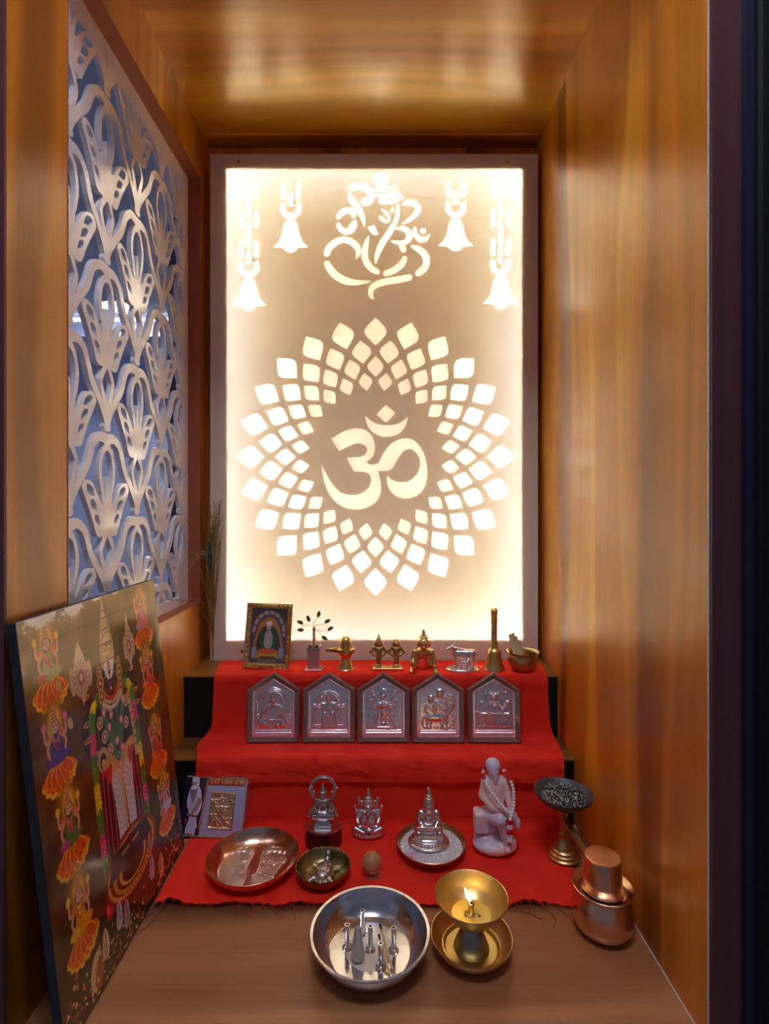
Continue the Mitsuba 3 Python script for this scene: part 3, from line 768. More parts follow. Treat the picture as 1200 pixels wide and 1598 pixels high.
for cx, cy, d, sa, fo in ((46, 387, (150, 150, 70), (190, 70, 60), 0), (45, 290, (58, 46, 130), (90, 40, 110), 1), (52, 190, (70, 110, 40), (190, 60, 110), 0), (52, 86, (240, 150, 30), (240, 190, 40), 0),
                          (292, 392, (226, 130, 120), (210, 150, 170), 1), (291, 297, (196, 60, 40), (236, 120, 60), 0), (293, 183, (200, 70, 50), (230, 110, 60), 1), (300, 85, (214, 204, 214), (226, 110, 80), 0)):
    goddess(cx, cy, d, sa, fo)
C = 175
# standing dark figure: drapery, legs, body, garlands, crown
pr.poly([(C - 46, 250), (C - 54, 180), (C - 50, 110), (C + 50, 110), (C + 56, 180), (C + 46, 250)], (74, 18, 32), smooth=4)
for k in range(-9, 10):
    pr.line([(C + k * 5.0, 246), (C + k * 5.8, 112)], 1.6, (196, 104, 92) if k % 2 else (40, 8, 16))
for s, x in ((-1, C - 12), (1, C + 18)):
    pr.poly([(x - 14, 246), (x - 11, 190), (x - 7, 124), (x + 9, 122), (x + 13, 190), (x + 14, 246)], (222, 208, 202), smooth=4)
    for k in range(13): pr.line([(x - 10, 236 - k * 9), (x + 1, 228 - k * 9), (x + 11, 238 - k * 9)], 1.0, (168, 138, 148), smooth=3)
    pr.line([(x - 10, 125), (x + 11, 125)], 5, (186, 134, 60)); pr.ell(x + 1, 114, 9, 6, (60, 46, 40)); pr.ell(x + 1, 117, 8, 3, GOLD)
pr.line([(C + 3, 252), (C + 3, 120)], 6, (190, 128, 40)); pr.line([(C + 3, 252), (C + 3, 120)], 2, (240, 196, 100))
pr.poly([(C - 34, 332), (C - 40, 290), (C - 30, 250), (C + 30, 250), (C + 40, 290), (C + 34, 332)], (30, 26, 44), smooth=4)
for s in (-1, 1):
    pr.line([(C + s * 36, 326), (C + s * 66, 318), (C + s * 70, 292), (C + s * 46, 262)], (24, 22, 20, 15), (34, 29, 44), smooth=6)
    pr.line([(C + s * 42, 326), (C + s * 62, 346), (C + s * 66, 364)], (20, 16, 12), (34, 29, 44), smooth=5)
    for q in ((66, 316, 14), (69, 296, 13), (56, 272, 12), (63, 350, 11)): pr.ell(C + s * q[0], q[1], q[2] * .72, 4, GOLD); pr.ell(C + s * q[0], q[1], q[2] * .5, 1.4, (120, 60, 40))
pr.ell(C - 40, 258, 13, 16, (200, 160, 120)); pr.ell(C - 40, 255, 8, 11, (40, 34, 36)); pr.ell(C - 40, 252, 4, 6, (226, 214, 200))
pr.line([(C + 46, 318), (C + 53, 262), (C + 50, 226)], (12, 15, 9), (204, 158, 110), smooth=5)
for k in range(7): pr.line([(C + 42, 312 - k * 12), (C + 58, 310 - k * 12)], 1.6, (130, 70, 40))
pr.poly([(C - 40, 256), (C - 36, 236), (C, 228), (C + 38, 236), (C + 42, 256), (C, 250)], (206, 150, 70), smooth=4)
pr.poly([(C - 44, 240), (C - 20, 246), (C - 26, 214)], (196, 40, 40)); pr.poly([(C + 46, 242), (C + 20, 246), (C + 28, 216)], (196, 40, 40))
pr.line([(C - 20, 244), (C - 8, 222), (C + 14, 226), (C + 24, 246)], 4, (220, 170, 130), smooth=5)
seg = [(46, 110, 30), (232, 186, 24), (58, 120, 36), (206, 60, 96), (50, 116, 34), (236, 190, 30), (52, 112, 36), (206, 70, 104), (60, 120, 36), (240, 196, 36)]
for s in (-1, 1):
    pts = catmull([(C + s * 36, 340), (C + s * 54, 322), (C + s * 60, 270), (C + s * 62, 200), (C + s * 62, 140), (C + s * 60, 86)], 12)
    for k, (a, b) in enumerate(zip(pts[:-1], pts[1:])):
        pr.line([a, b], 14, seg[int(k * len(seg) / len(pts))])
    for k in range(360):
        a = pts[R4.integers(0, len(pts))] + R4.normal(0, 3.6, 2); col = pr.c[int(np.clip(a[1] / 472 * (pr.ny - 1), 0, pr.ny - 1)), int(np.clip(a[0] / 352 * (pr.nx - 1), 0, pr.nx - 1))]
        pr.ell(a[0], a[1], 1.6, 1.2, np.clip(col * R4.uniform(.6, 1.5), 0, 255))
    pr.ell(C + s * 58 - 4, 76, 10, 16, (196, 44, 44), rot=s * 12); pr.ell(C + s * 58 - 7, 79, 4, 11, (236, 90, 84), rot=s * 12)
for wd, y0, col in ((40, 300, (52, 104, 44)), (30, 276, (60, 108, 60)), (22, 312, (46, 92, 50))):
    pr.line([(C - 34, 338), (C - wd * .6, y0 + 8), (C, y0 - 34), (C + wd * .6, y0 + 8), (C + 34, 338)], 9, col, smooth=8)
for x, y in ((-26, 316), (-16, 292), (0, 266), (16, 290), (28, 316), (-8, 306), (12, 252), (2, 232)): pr.ell(C + x, y, 5, 6, (222, 110, 140)); pr.ell(C + x, y, 2.4, 3, (246, 190, 200))
for x, y in ((-38, 306), (36, 310), (-30, 284), (30, 280), (-20, 262)): pr.ell(C + x, y, 7.5, 9, (206, 166, 130)); pr.ell(C + x, y, 4.5, 6, (150, 70, 60)); pr.ell(C + x, y, 2, 3, (240, 210, 160))
for y, w, col in ((336, 26, (206, 60, 44)), (330, 30, (214, 176, 130)), (322, 28, (226, 196, 150))): pr.line([(C - w, y + 8), (C, y - 8), (C + w, y + 8)], 5, col, smooth=6)
for k in range(-7, 8): pr.poly([(C + k * 3.6 - 2, 318 + k * k * .16), (C + k * 3.6 + 2, 318 + k * k * .16), (C + k * 3.6, 309 + k * k * .16)], (230, 200, 150))
pr.ell(C, 362, 19, 24, (38, 30, 42)); pr.ell(C, 376, 17, 10, (214, 186, 150))
for s in (-1, 1):
    pr.line([(C + s * 9, 384), (C + s * 8, 366), (C + s * 3, 357)], (6, 8, 6), (244, 238, 226), smooth=4)
    pr.ell(C + s * 11, 360, 4, 1.6, (230, 226, 224)); pr.ell(C + s * 11, 360, 1.8, 1.5, (10, 8, 10))
    for y, r in ((372, 8), (356, 11), (338, 10)): pr.ell(C + s * 26, y, r * .8, r, GOLD); pr.ell(C + s * 26, y, r * .5, r * .66, (120, 66, 44)); pr.ell(C + s * 26, y, r * .25, r * .3, (236, 206, 150))
pr.line([(C, 378), (C, 358)], 2.6, (196, 30, 40)); pr.ell(C, 348, 4.4, 1.4, (150, 60, 60)); pr.ell(C, 341, 2, 2.4, (236, 236, 240))
for y0, y1, w0, w1, col in ((380, 404, 19, 18, (196, 156, 96)), (404, 424, 17, 14, (214, 178, 118)), (424, 440, 13, 8, (196, 156, 96)), (440, 452, 7, 5, (222, 186, 130)), (450, 466, 5, 0.5, (206, 166, 110))):
    pr.poly([(C - w0, y0), (C - w1, y1), (C + w1, y1), (C + w0, y0)], col)
    pr.line([(C - w0, y0 + 1), (C + w0, y0 + 1)], 2, (140, 70, 50))
for k in range(40): pr.ell(C + R4.uniform(-15, 15), R4.uniform(382, 424), 1.4, 1.4, [(180, 40, 50), (60, 100, 60), (240, 220, 170)][k % 3])
for cx, cy, rx, ry in ((C - 68, 378, 19, 25), (C + 64, 384, 13, 26)):
    pr.poly([(cx - rx * .7, cy + ry * .8), (cx, cy + ry * 1.9), (cx + rx * .7, cy + ry * .8)], (214, 180, 136)); pr.poly([(cx - 6, cy - ry * .8), (cx, cy - ry * 1.5), (cx + 6, cy - ry * .8)], (214, 180, 136))
    for s in (-1, 1): pr.ell(cx + s * rx, cy, rx * .35, ry * .7, (206, 170, 120))
    pr.ell(cx, cy, rx, ry, (204, 166, 130)); pr.ell(cx, cy, rx * .86, ry * .86, (158, 110, 92)); pr.ell(cx, cy, rx * .72, ry * .72, (196, 158, 130)); pr.ell(cx, cy, rx * .4, ry * .4, (150, 100, 84)); pr.ell(cx, cy, rx * .2, ry * .2, (226, 196, 156))
    for k in range(16): pr.ell(cx + rx * .8 * math.cos(k * .3927), cy + ry * .8 * math.sin(k * .3927), 1.5, 1.7, (236, 210, 170))
# pedestal and offerings
for k, (r, col) in enumerate(((78, (120, 40, 16)), (70, (196, 120, 44)), (63, (128, 44, 22)), (56, (206, 136, 56)), (48, (104, 32, 16)), (40, (226, 170, 70)), (33, (60, 24, 14)))):
    pr.ell(C + 6, 96 - k * 1.0, r, r * .56, col)
pr.poly([(C - 60, 97), (C + 66, 97), (C + 56, 128), (C - 46, 128)], (40, 20, 18))
for k in range(26): pr.ell(C + 6 + 66 * math.cos(math.pi + k * math.pi / 25), 96 + 37 * math.sin(math.pi + k * math.pi / 25), 1.8, 2.4, (232, 180, 90))
for s, x in ((-1, C - 12), (1, C + 18)): pr.ell(x + 1, 112, 10, 6, (60, 46, 40)); pr.line([(x - 9, 117), (x + 11, 117)], 3, (214, 164, 84))
for x, y, c1 in ((95, 44, (214, 196, 140)), (150, 40, (170, 150, 160)), (132, 52, (190, 176, 190)), (232, 48, (176, 150, 180)), (262, 30, (206, 150, 110))):
    pr.poly([(x - 9, y - 16), (x - 8, y + 4), (x, y + 18), (x + 7, y + 4), (x + 4, y - 16)], c1, smooth=4); pr.line([(x, y - 12), (x, y + 14)], 1.6, (90, 50, 40)); pr.line([(x - 5, y - 10), (x - 4, y + 6)], 1.1, (120, 84, 60))
pr.ell(70, 30, 13, 22, (206, 186, 120), rot=-18); pr.ell(76, 24, 9, 18, (150, 90, 40), rot=-18)
for k in range(260):
    x, y = R4.uniform(6, 346), R4.uniform(4, 62) * (.4 + .6 * R4.random())
    if abs(x - C) > 40 or y < 40: pr.ell(x, y, R4.uniform(.8, 2.4), R4.uniform(1, 3.2), [(206, 130, 60), (236, 200, 150), (150, 50, 30), (196, 80, 40), (220, 190, 120)][k % 5], rot=R4.uniform(-40, 40))
for cx, cy in ((60, 404), (36, 358), (74, 352)): pr.ell(cx, cy - 20, 5, 8, (206, 160, 90), rot=20)
# lamination torn off along the top edge
for x0, x1, dp in ((14, 72, 15), (88, 128, 17), (150, 176, 4), (204, 226, 3)):
    xs = np.linspace(x0, x1, 60); dd = dp * np.sin(np.linspace(0, np.pi, 60)) ** .6 * (0.45 + 0.75 * R4.random(60))
    pr.poly([(x0, 474), *zip(xs, 471 - dd), (x1, 474)], (216, 208, 196))
for k in range(60): pr.ell(R4.uniform(8, 130), 468 - abs(R4.normal(0, 5)), R4.uniform(.8, 3), R4.uniform(.6, 2), (206, 198, 184))
pr.line([(0, 471.4), (352, 471.4)], 1.6, (150, 140, 120)); pr.line([(.6, 0), (.6, 472)], 1.4, (30, 26, 34)); pr.line([(351.2, 0), (351.2, 472)], 1.6, (30, 24, 20))
pm, pc = pr.mesh()
pm.vertices *= 0.001
bd = thing('framed_print', 'large glossy print of a dark standing deity among lotus figures, leaning on the left wall', 'picture')
part(bd, 'board', bx(0, BW, 0, BH, -.011, -.0004, .0012), 'mat_navy_board', M=BM, label='dark navy backing board')
part(bd, 'print', pm, 'mat_print', M=BM, color=pc, smooth=True, label='glossy colour print torn white along its top edge')
# ---------------------------------------------------------------- on the upper step, from left to right
Z1 = S1 + CL + 0.0006
gf = thing('picture_frame', 'golden studded picture frame leaning on the panel at the left end of the upper step', 'picture frame')
GM = xf((-.2535, 1.116, Z1 + .0006), rx=-8.5, ry=2.2)
w, h, b = .098, .136, .0105
def ring_frame(w, h, b, d, e):
    """Picture-frame moulding facing -y, its bottom on z = 0."""
    o, i = sbox(-w / 2, 0, w / 2, h), sbox(-w / 2 + b, b, w / 2 - b, h - b)
    m = extrude(o.difference(i), d)
    v = m.vertices
    front = v[:, 2] > d / 2
    ins = np.abs(v[:, 0]) < w / 2 - b / 2
    ins &= (v[:, 1] > b / 2) & (v[:, 1] < h - b / 2)
    v[front & ins, 2] -= e
    m.vertices = v
    return to_xz(m, 0)
md = part(gf, 'moulding', ring_frame(w, h, b, .009, .003), 'mat_brass', M=GM)
stud = trimesh.convex.convex_hull(np.array([(-.004, -.0072, -.004), (.004, -.0072, -.004), (.004, -.0072, .004), (-.004, -.0072, .004), (0, -.0115, 0)]))
sd = mikit.ply(stud, 'mat_brass')
for x, z in [(s * (w / 2 - .0052 - k * .0095), q) for s in (-1, 1) for k in range(3) for q in (.0052, h - .0052)] + [(s * (w / 2 - .0052), q) for s in (-1, 1) for q in (.0150, .0245, .0460, .0555, .0650, .0950, .1045, h - .0150)]:
    part_from(md, 'stud', sd, GM @ T().translate([x, 0, z]))
for x0, x1, z in ((-.018, .018, .0052), (-.018, .018, h - .0052)):
    part(md, 'bar', bx(x0, x1, -.0112, -.006, z - .0034, z + .0034, .0015), 'mat_brass', M=GM)
g = Print(78, 116, 90, (74, 58, 72))
g.poly([(4, 8), (4, 66), (16, 96), (39, 110), (62, 96), (74, 66), (74, 8)], (84, 66, 92), smooth=5)
for k in range(26):
    a = math.pi * k / 25; g.ell(39 + 33 * math.cos(a), 62 + 46 * math.sin(a), 3.6, 4.2, [(170, 150, 160), (110, 96, 104), (190, 150, 90)][k % 3])
g.poly([(8, 10), (12, 60), (22, 88), (39, 98), (56, 88), (66, 60), (70, 10)], (176, 122, 38), smooth=5)
g.poly([(16, 28), (20, 66), (39, 82), (58, 66), (62, 28)], (64, 44, 52), smooth=5)
g.poly([(20, 44), (26, 66), (39, 72), (52, 66), (58, 44), (39, 22)], (34, 86, 44), smooth=4)
g.poly([(30, 40), (32, 64), (39, 70), (46, 64), (48, 40), (39, 28)], (178, 162, 160), smooth=4); g.ell(39, 78, 6, 8, (196, 150, 130)); g.ell(39, 84, 7, 5, (226, 220, 214))
for x in (10, 68): g.poly([(x - 5, 10), (x - 5, 34), (x + 5, 34), (x + 5, 10)], (150, 146, 168))
g.poly([(18, 4), (20, 24), (58, 24), (60, 4)], (196, 150, 40)); g.ell(39, 26, 20, 6, (206, 90, 40)); g.line([(2, 8), (76, 8)], 6, (96, 84, 84)); g.line([(24, 13), (54, 13)], 3, (60, 30, 30))
gm_, gc_ = g.mesh(); gm_.vertices *= .001; gm_.vertices -= [.039, 0, 0]; gm_.vertices += [0, .0095, .003]
part(gf, 'picture', to_xz(gm_, 0), 'mat_print', M=GM, color=gc_, smooth=True, label='dark picture of a white-robed figure in a golden arch')
part(gf, 'backing', bx(-w / 2 + .002, w / 2 - .002, 0, .003, .002, h - .002), 'mat_black', M=GM)

tr = thing('silver_tree', 'tiny metal tree with seven leaves in a square copper-red pot', 'ornament')
TM = xf((-.1505, 1.108, Z1))
principled('mat_leaf', rgb(.20, .15, .09), 0.4, 0.7)
part(tr, 'base', bx(-.019, .019, -.015, .015, 0, .0035, .001), 'mat_silver', M=TM)
pot = trimesh.convex.convex_hull(np.array([(s * a, t * a, z) for a, z in ((.0115, .0035), (.0122, .047)) for s in (-1, 1) for t in (-1, 1)]))
part(tr, 'pot', pot, principled('mat_copper_red', rgb(.78, .40, .34), 0.38, 0.8), M=TM, label='square copper-red pot')
part(tr, 'pot_rim', cat(*[bx(-.0132, .0132, -.0132 if s < 0 else .0112, -.0112 if s < 0 else .0132, .044, .049) for s in (-1, 1)], *[bx(-.0132 if s < 0 else .0112, -.0112 if s < 0 else .0132, -.0112, .0112, .044, .049) for s in (-1, 1)]), 'mat_silver_dark', M=TM)
tw = [tube([(.0022 * math.cos(a + q), .0022 * math.sin(a + q), .046 + .0011 * k) for k, a in enumerate(np.linspace(0, 14, 40))], .0011, 6) for q in (0, 2.1, 4.2)]
part(tr, 'trunk', cat(*tw), 'mat_brass_old', M=TM)
for s in (-1, 1): part(tr, 'leaf_bud', figure([('e', s * 7, -9, 51, 4.2, 2.2, 4.0, 0, 0, 0)], .5, .7), 'mat_leaf', True, TM)
lf = Polygon([(0, -.0062), (.0022, -.0052), (.0034, -.001), (.0030, .0022), (.0018, .0045), (0, .0066), (-.0018, .0045), (-.0030, .0022), (-.0034, -.001), (-.0022, -.0052)])
lmesh = to_xz(extrude(lf, .0006), 0)
v = lmesh.vertices; v[:, 1] += np.abs(v[:, 0]) * .35; lmesh.vertices = v * 1.12
ld = mikit.ply(lmesh, 'mat_leaf')
for x, z, y, rot in ((10.5, 118, -2, 12), (-13, 107.5, 4, -22), (-29, 101, -4, -68), (-27.5, 85.5, -8, -88), (28.5, 102, 3, 62), (35.5, 87.5, -3, 58), (23.5, 68.5, -8, 118)):
    x, y, z = x / 1000, y / 1000, z / 1000
    wire = catmull([(0, 0, .086 if z > .08 else .082), (x * .25, y * .5, (.086 * .45 + z * .55) if z > .09 else .084), (x * .8, y, z - .006 * (1 if rot < 100 else -1)), (x, y, z)], 6)
    sm_ = part(tr, 'stem', tube(wire, .00042, 5), 'mat_brass_old', M=TM)
    part_from(sm_, 'leaf', ld, TM @ T().translate([x, y, z]).rotate([0, 1, 0], rot))

lg = thing('brass_lingam', 'brass lingam with a spouted plate on a waisted foot beside the tiny metal tree', 'figurine')
LM = xf((-.0825, 1.108, Z1))
part(lg, 'foot', lathe([(0, 0), (18.5, 0), (18.8, 2), (17, 4), (16.5, 6), (12, 18), (10.2, 23), (10.4, 25), (13, 31), (17.5, 36.5), (18, 38), (0, 38)], 48), 'mat_brass', 35, LM @ T().scale(.001))
pl = unary_union([Point(0, 0).buffer(19.5, 24), Polygon(catmull([(-16, 11), (-28, 5.5), (-41, 2.6), (-42, 0), (-41, -2.6), (-28, -5.5), (-16, -11)], 6))]).buffer(-1).buffer(1)
pm2 = extrude(pl, 5); pm2.apply_translation((0, 0, 37.6))
rim = extrude(pl.difference(pl.buffer(-2.4)), 2); rim.apply_translation((0, 0, 42.4))
part(lg, 'spout_plate', cat(pm2, rim), 'mat_brass', 30, LM @ T().scale(.001))
part(lg, 'dome', lathe([(11, 42.5), (11.2, 50), (11, 58), (10, 63.5), (7.2, 67.6), (3.6, 69.4), (0, 69.8)], 40), 'mat_brass', True, LM @ T().scale(.001))

tw_ = thing('twin_deities', 'pair of brass figures standing arms akimbo on one base, one with a pointed crown', 'figurine')
WM = xf((.0060, 1.106, Z1))
part(tw_, 'base', bx(-.0325, .0325, -.012, .012, 0, .0065, .0012), 'mat_brass', M=WM)
def akimbo(x0, pointed):
    P = [('c', 0, 0, 8, 0, 0, 26, 5.2, 6.4), ('c', 0, 0, 26, 0, 0, 42, 6.2, 8.6), ('e', 0, 0, 46, 10, 6.2, 6), ('b', 0, -1, 8.5, 7, 6, 3, 1.5)]
    P += mir(('c', 9, 0, 47, 17, 0, 38, 3.6, 3.0), ('c', 17, 0, 38, 8, -3.5, 31, 3.0, 2.6), ('e!', 4, -5.5, 10, 2.6, 4, 2.2), ('c!', 6, -5.2, 47, 0, -7, 36, 1.1, 1.1), ('c!', 2.6, -6.4, 12, 2.8, -6.6, 28, .8, .8))
    P += [('e', 0, -1.4, 55.5, 6.4, 6, 7), ('e!', 0, -7.4, 55, 1.1, 1.3, 1.7), ('e!', 2.4, -6.9, 57, 1.2, .9, .8), ('e!', -2.4, -6.9, 57, 1.2, .9, .8), ('e!', 0, -6.9, 52.2, 2, .8, .6)]
    P += mir(('e', 7.4, 0, 53, 2.2, 3, 5), ('e', 8, .5, 48.5, 2.4, 3, 3.2))
    if pointed: P += [('c', 0, 0, 60, 0, 0, 72, 6.6, 1.4), ('t!', 0, -.6, 61, 6.1, 1.2), ('t!', 0, 0, 66, 4.4, .9), ('e', 0, 0, 74, 1.6, 1.6, 2.2)]
    else: P += [('e', 0, .6, 58.5, 7.4, 7, 6.4), ('t!', 0, -.4, 59, 6.7, 1.3, 15, 0, 0)]
    m = figure(P, 1.6, .62, .12, 1.8)
    m.apply_translation((x0, 0, 0))
    return m
part(tw_, 'figure', akimbo(-.0185, True), 'mat_brass_old', True, WM, label='figure with a pointed crown')
part(tw_, 'figure', akimbo(.0190, False), 'mat_brass_old', True, WM, label='figure with a rounded headdress')

P = [('e', 0, -16, 64, 11.4, 10.8, 12), ('c', 0, -13, 54, 0, -8, 48, 5.4, 6.4), ('e', 0, -3, 42, 18, 9, 9.5), ('c', 0, 2, 38, 0, 26, 31, 12, 12.5), ('e', 0, 32, 31, 15, 12, 12),
     ('c', 0, -12, 75, 0, -11, 84, 5, 3), ('e', 0, -11, 87, 2.8, 2.8, 4.6), ('t!', 0, -13, 75.5, 8.4, 1.3), ('e!', 0, -27, 63, 1.7, 2, 2.6), ('e!', 0, -26, 58, 3.2, 1.2, .9)]
P += mir(('e!', 4.2, -25.6, 66, 2.2, 1.2, 1.2), ('e', 11.4, -14, 63, 2.6, 3.6, 6.6), ('e', 11.4, -15, 56.6, 2.2, 2.4, 2.6), ('c', 11, 32, 29, 15, 24, 8, 8.4, 6.6), ('c', 15, 24, 7, 14, 42, 5, 5.6, 4.2))
P += [('c', 17, -4, 43, 22, -10, 24, 6.0, 5.0), ('c', 22, -10, 24, 24, -18, 7, 4.8, 4.2), ('e', 24.5, -22, 4.6, 5.4, 6.5, 4.4), ('t!', 23, -14, 14, 5, 1.2, -25, 10, 0),
      ('c', -17, -4, 43, -21.5, -6, 27, 6.0, 5.2), ('c', -21.5, -6, 27, -22.5, -17, 20, 5.0, 4.4), ('e', -22.5, -20, 20.5, 5.6, 5.4, 5.2), ('e!', -22, -22.5, 25, 4.6, 4.6, 4.4), ('t!', -22, -11, 23, 5.2, 1.2, 60, 0, 0),
      ('c', -19, 8, 10, -24, -4, 5, 6, 4.6), ('e', -26, -12, 4.0, 4.6, 8, 3.8), ('t!', 0, -8, 48, 10, 1.3, 25, 0, 0)]
solo('crawling_infant', figure(P, 2.2, .85, .15, 2.5, flat_base=.2), 'mat_brass', 'brass figure of a crawling infant with a topknot, one hand raised holding a ball', 'figurine', True, M=xf((.0815, 1.093, Z1)))

cw = thing('silver_cow', 'silver cow with a calf under it on an oval base, left of the brass bell', 'figurine')
CM = xf((.1660, 1.104, Z1))
part(cw, 'base', lathe([(0, 0), (35, 0), (36, 1.4), (35, 3.2), (32.5, 4.4), (31.5, 6), (0, 6.2)], 48), 'mat_silver', 35, CM @ T().scale([.001, .0006, .001]))
P = [('c', -14, 0, 36, 20, 0, 35, 9, 9.2), ('e', 3, 0, 33, 17, 9.4, 9.4), ('e', -13, 0, 42, 6.4, 5, 6.4), ('c', -14, 0, 40, -22, -2, 48, 6.4, 5), ('c', -22, -2, 49, -31, -4, 45, 5, 3), ('e', -32, -4, 44.4, 3, 2.8, 2.6),
     ('c!', -20, -4.5, 53, -17, -6, 62, 1.5, .6), ('c!', -19, 1, 53, -16, 2.5, 62, 1.5, .6), ('e!', -18, -8, 49, 2, 4.4, 1.6, 0, 0, 20), ('e!', -18, 5, 49, 2, 4.4, 1.6), ('c', -16, -2, 38, -20, -2, 32, 3, 1.6),
     ('c', -14, -4.5, 32, -15, -5, 18, 3.6, 2.4), ('c', -15, -5, 18, -14.6, -5, 7, 2.3, 2), ('c', -11, 4, 32, -10, 4.4, 18, 3.6, 2.4), ('c', -10, 4.4, 18, -10, 4.4, 7, 2.3, 2),
     ('c', 19, -5, 33, 22, -5.4, 20, 5, 2.8), ('c', 22, -5.4, 20, 20.6, -5.4, 7, 2.6, 2), ('c', 17, 5, 33, 18, 5, 20, 5, 2.8), ('c', 18, 5, 20, 16, 5, 7, 2.6, 2), ('c!', 27, 0, 38, 30, 0, 26, 1.4, 1), ('c!', 30, 0, 26, 29, 0, 14, 1, 2),
     ('e', 8, -2, 24, 4.6, 4, 3.4), ('e!', -6, 0, 45, 8, 5, 2)]
part(cw, 'cow', figure(P, 1.6, .62, .18, 2.2), 'mat_silver', True, CM)
P = [('c', -4, -10, 19, 9, -10, 18.4, 4.2, 4.2), ('c', 9, -10, 20, 13, -7, 24, 3, 2.4), ('e', 12, -6, 25, 3.8, 2.6, 2.4), ('c', -5, -11.5, 17, -6, -11.5, 6.5, 1.7, 1.2), ('c', -3, -8.5, 17, -3, -8.5, 6.5, 1.7, 1.2), ('c', 8, -11.5, 17, 9, -11.5, 6.5, 1.7, 1.2), ('c', 7, -8.5, 17, 6, -8.5, 6.5, 1.7, 1.2), ('c!', -8, -10, 20, -10, -10, 12, .9, .9)]
part(cw, 'calf', figure(P, 1.0, .5, .1, 2), 'mat_silver', True, CM, label='calf under the cow')

solo('brass_bell', lathe([(0, 3), (19, 3), (21.5, .2), (22.8, 0), (23, 2), (21.8, 4.5), (21.4, 6.5), (20.2, 8.5), (20.3, 10), (18.6, 13), (17, 22), (15.6, 33), (14.6, 40), (13.2, 43.5), (9.5, 46), (8.8, 48), (8.6, 52), (7, 58), (6.2, 66), (6.5, 80), (6.2, 98), (6.5, 104),
     (7.4, 106), (7.4, 108), (6.2, 110), (6.4, 112), (7.2, 113.5), (6.2, 115.5), (6.6, 118), (7.9, 122), (7.8, 126), (5.8, 130), (2.4, 131.6), (0, 131.8)], 56), 'mat_brass', 'brass hand bell standing with its long handle up on the upper step', 'hand bell', 40, M=xf((.2330, 1.104, Z1), s=.001))

solo('brass_bowl', lathe([(0, 0), (17, 0), (19, 1), (20, 3), (27, 12), (31, 23), (30.6, 30), (28.6, 35), (29.4, 37.4), (34.6, 40.8), (35, 41.8), (34, 42), (28, 38.6), (27.2, 35), (29.2, 30), (29.4, 23), (25, 12), (16, 4.5), (0, 3.8)], 56), 'mat_brass_old',
     'dull brass bowl at the right end of the upper step, a plastic packet in it', 'bowl', 30, M=xf((.2925, 1.098, Z1), s=.001))
pk = thing('plastic_packet', 'clear plastic packet of cream paper slips standing in the small brass bowl', 'packet')
scene['mat_clear'] = {'type': 'thindielectric', 'int_ior': 1.45}
principled('mat_paper', srgb(236, 214, 168), 0.7)
def sleeve(w, h, bend, n=14):
    a = np.linspace(-1, 1, n); z = np.linspace(0, 1, 10)
    A, Zz = np.meshgrid(a, z)
    top = 1 - .10 * np.maximum(A, 0) ** 2 * Zz
    v = np.stack([A * w / 2 * (1 - .05 * Zz), bend * (1 - A * A) * np.cos(Zz * 2) + .002 * np.sin(Zz * 7 + A * 3), Zz * h * top], -1).reshape(-1, 3)
    i, j = np.meshgrid(np.arange(9), np.arange(n - 1), indexing='ij')
    q = np.stack([i * n + j, i * n + j + 1, (i + 1) * n + j + 1, (i + 1) * n + j], -1).reshape(-1, 4)
    return trimesh.Trimesh(v, np.vstack([q[:, [0, 1, 2]], q[:, [0, 2, 3]]]), process=False)
KM = xf((.2855, 1.099, Z1 + .006), ry=-7, rx=4)
part(pk, 'sleeve', cat(sleeve(.023, .082, -.004), sleeve(.023, .080, .004)), 'mat_clear', True, KM)
for k in range(5):
    part(pk, 'slip', bx(-.006 + .001 * k, .007 - .0006 * k, -.0014 + .0006 * k, -.0011 + .0006 * k, .004, .076 - .008 * k), 'mat_paper', M=KM @ T().rotate([0, 1, 0], -8 + 5 * k))
part(pk, 'edge_fold', tube(catmull([(-.008, -.003, .078), (.002, -.0036, .072), (.009, -.003, .054), (.010, -.002, .040)], 8), .0005, 5), 'mat_paper', M=KM)

# ---------------------------------------------------------------- dried feather bunch in the left corner
principled('mat_barb', mikit.proc(lambda p, n, uv: mikit.mix(mi.Color3f(.09, .05, .018), mi.Color3f(.22, .17, .05), mikit.noise(p.x * 90, p.y * 90, p.z * 30))), 0.6)
principled('mat_feather_eye', mikit.proc(lambda p, n, uv: mikit.mix(mi.Color3f(.010, .016, .05), mi.Color3f(.03, .07, .03), mikit.noise(p.x * 200, p.y * 200, p.z * 120))), 0.35)
ft = thing('peacock_feather', 'thin brown peacock feather bunch standing in the corner left of the glowing panel', 'feather')
base = np.array([-.3845, 1.163, S1 + .0006])
stemc = catmull([base, base + [.0005, -.004, .12], base + [.001, -.008, .24], base + [.002, -.010, .30]], 10)
part(ft, 'quill', tube(stemc, np.linspace(.0013, .0006, len(stemc)), 6), 'mat_barb')
fr_ = np.random.default_rng(12)
ends = [(-.402, 1.05, .574), (-.396, 1.02, .545), (-.392, 1.00, .468), (-.393, 1.01, .452), (-.394, .94, .432), (-.392, .99, .416), (-.398, 1.06, .52), (-.398, 1.07, .49), (-.399, 1.08, .47)]
for ex in ends:
    t0 = fr_.integers(6, 22); p0 = stemc[t0]; ex = np.array(ex); ex[0] = max(ex[0], XL + .003)
    mid = p0 * .5 + ex * .5 + [0, 0, .02]
    part(ft, 'barb', tube(catmull([p0, mid, ex], 8), np.linspace(.0009, .0005, 17), 5), 'mat_barb')
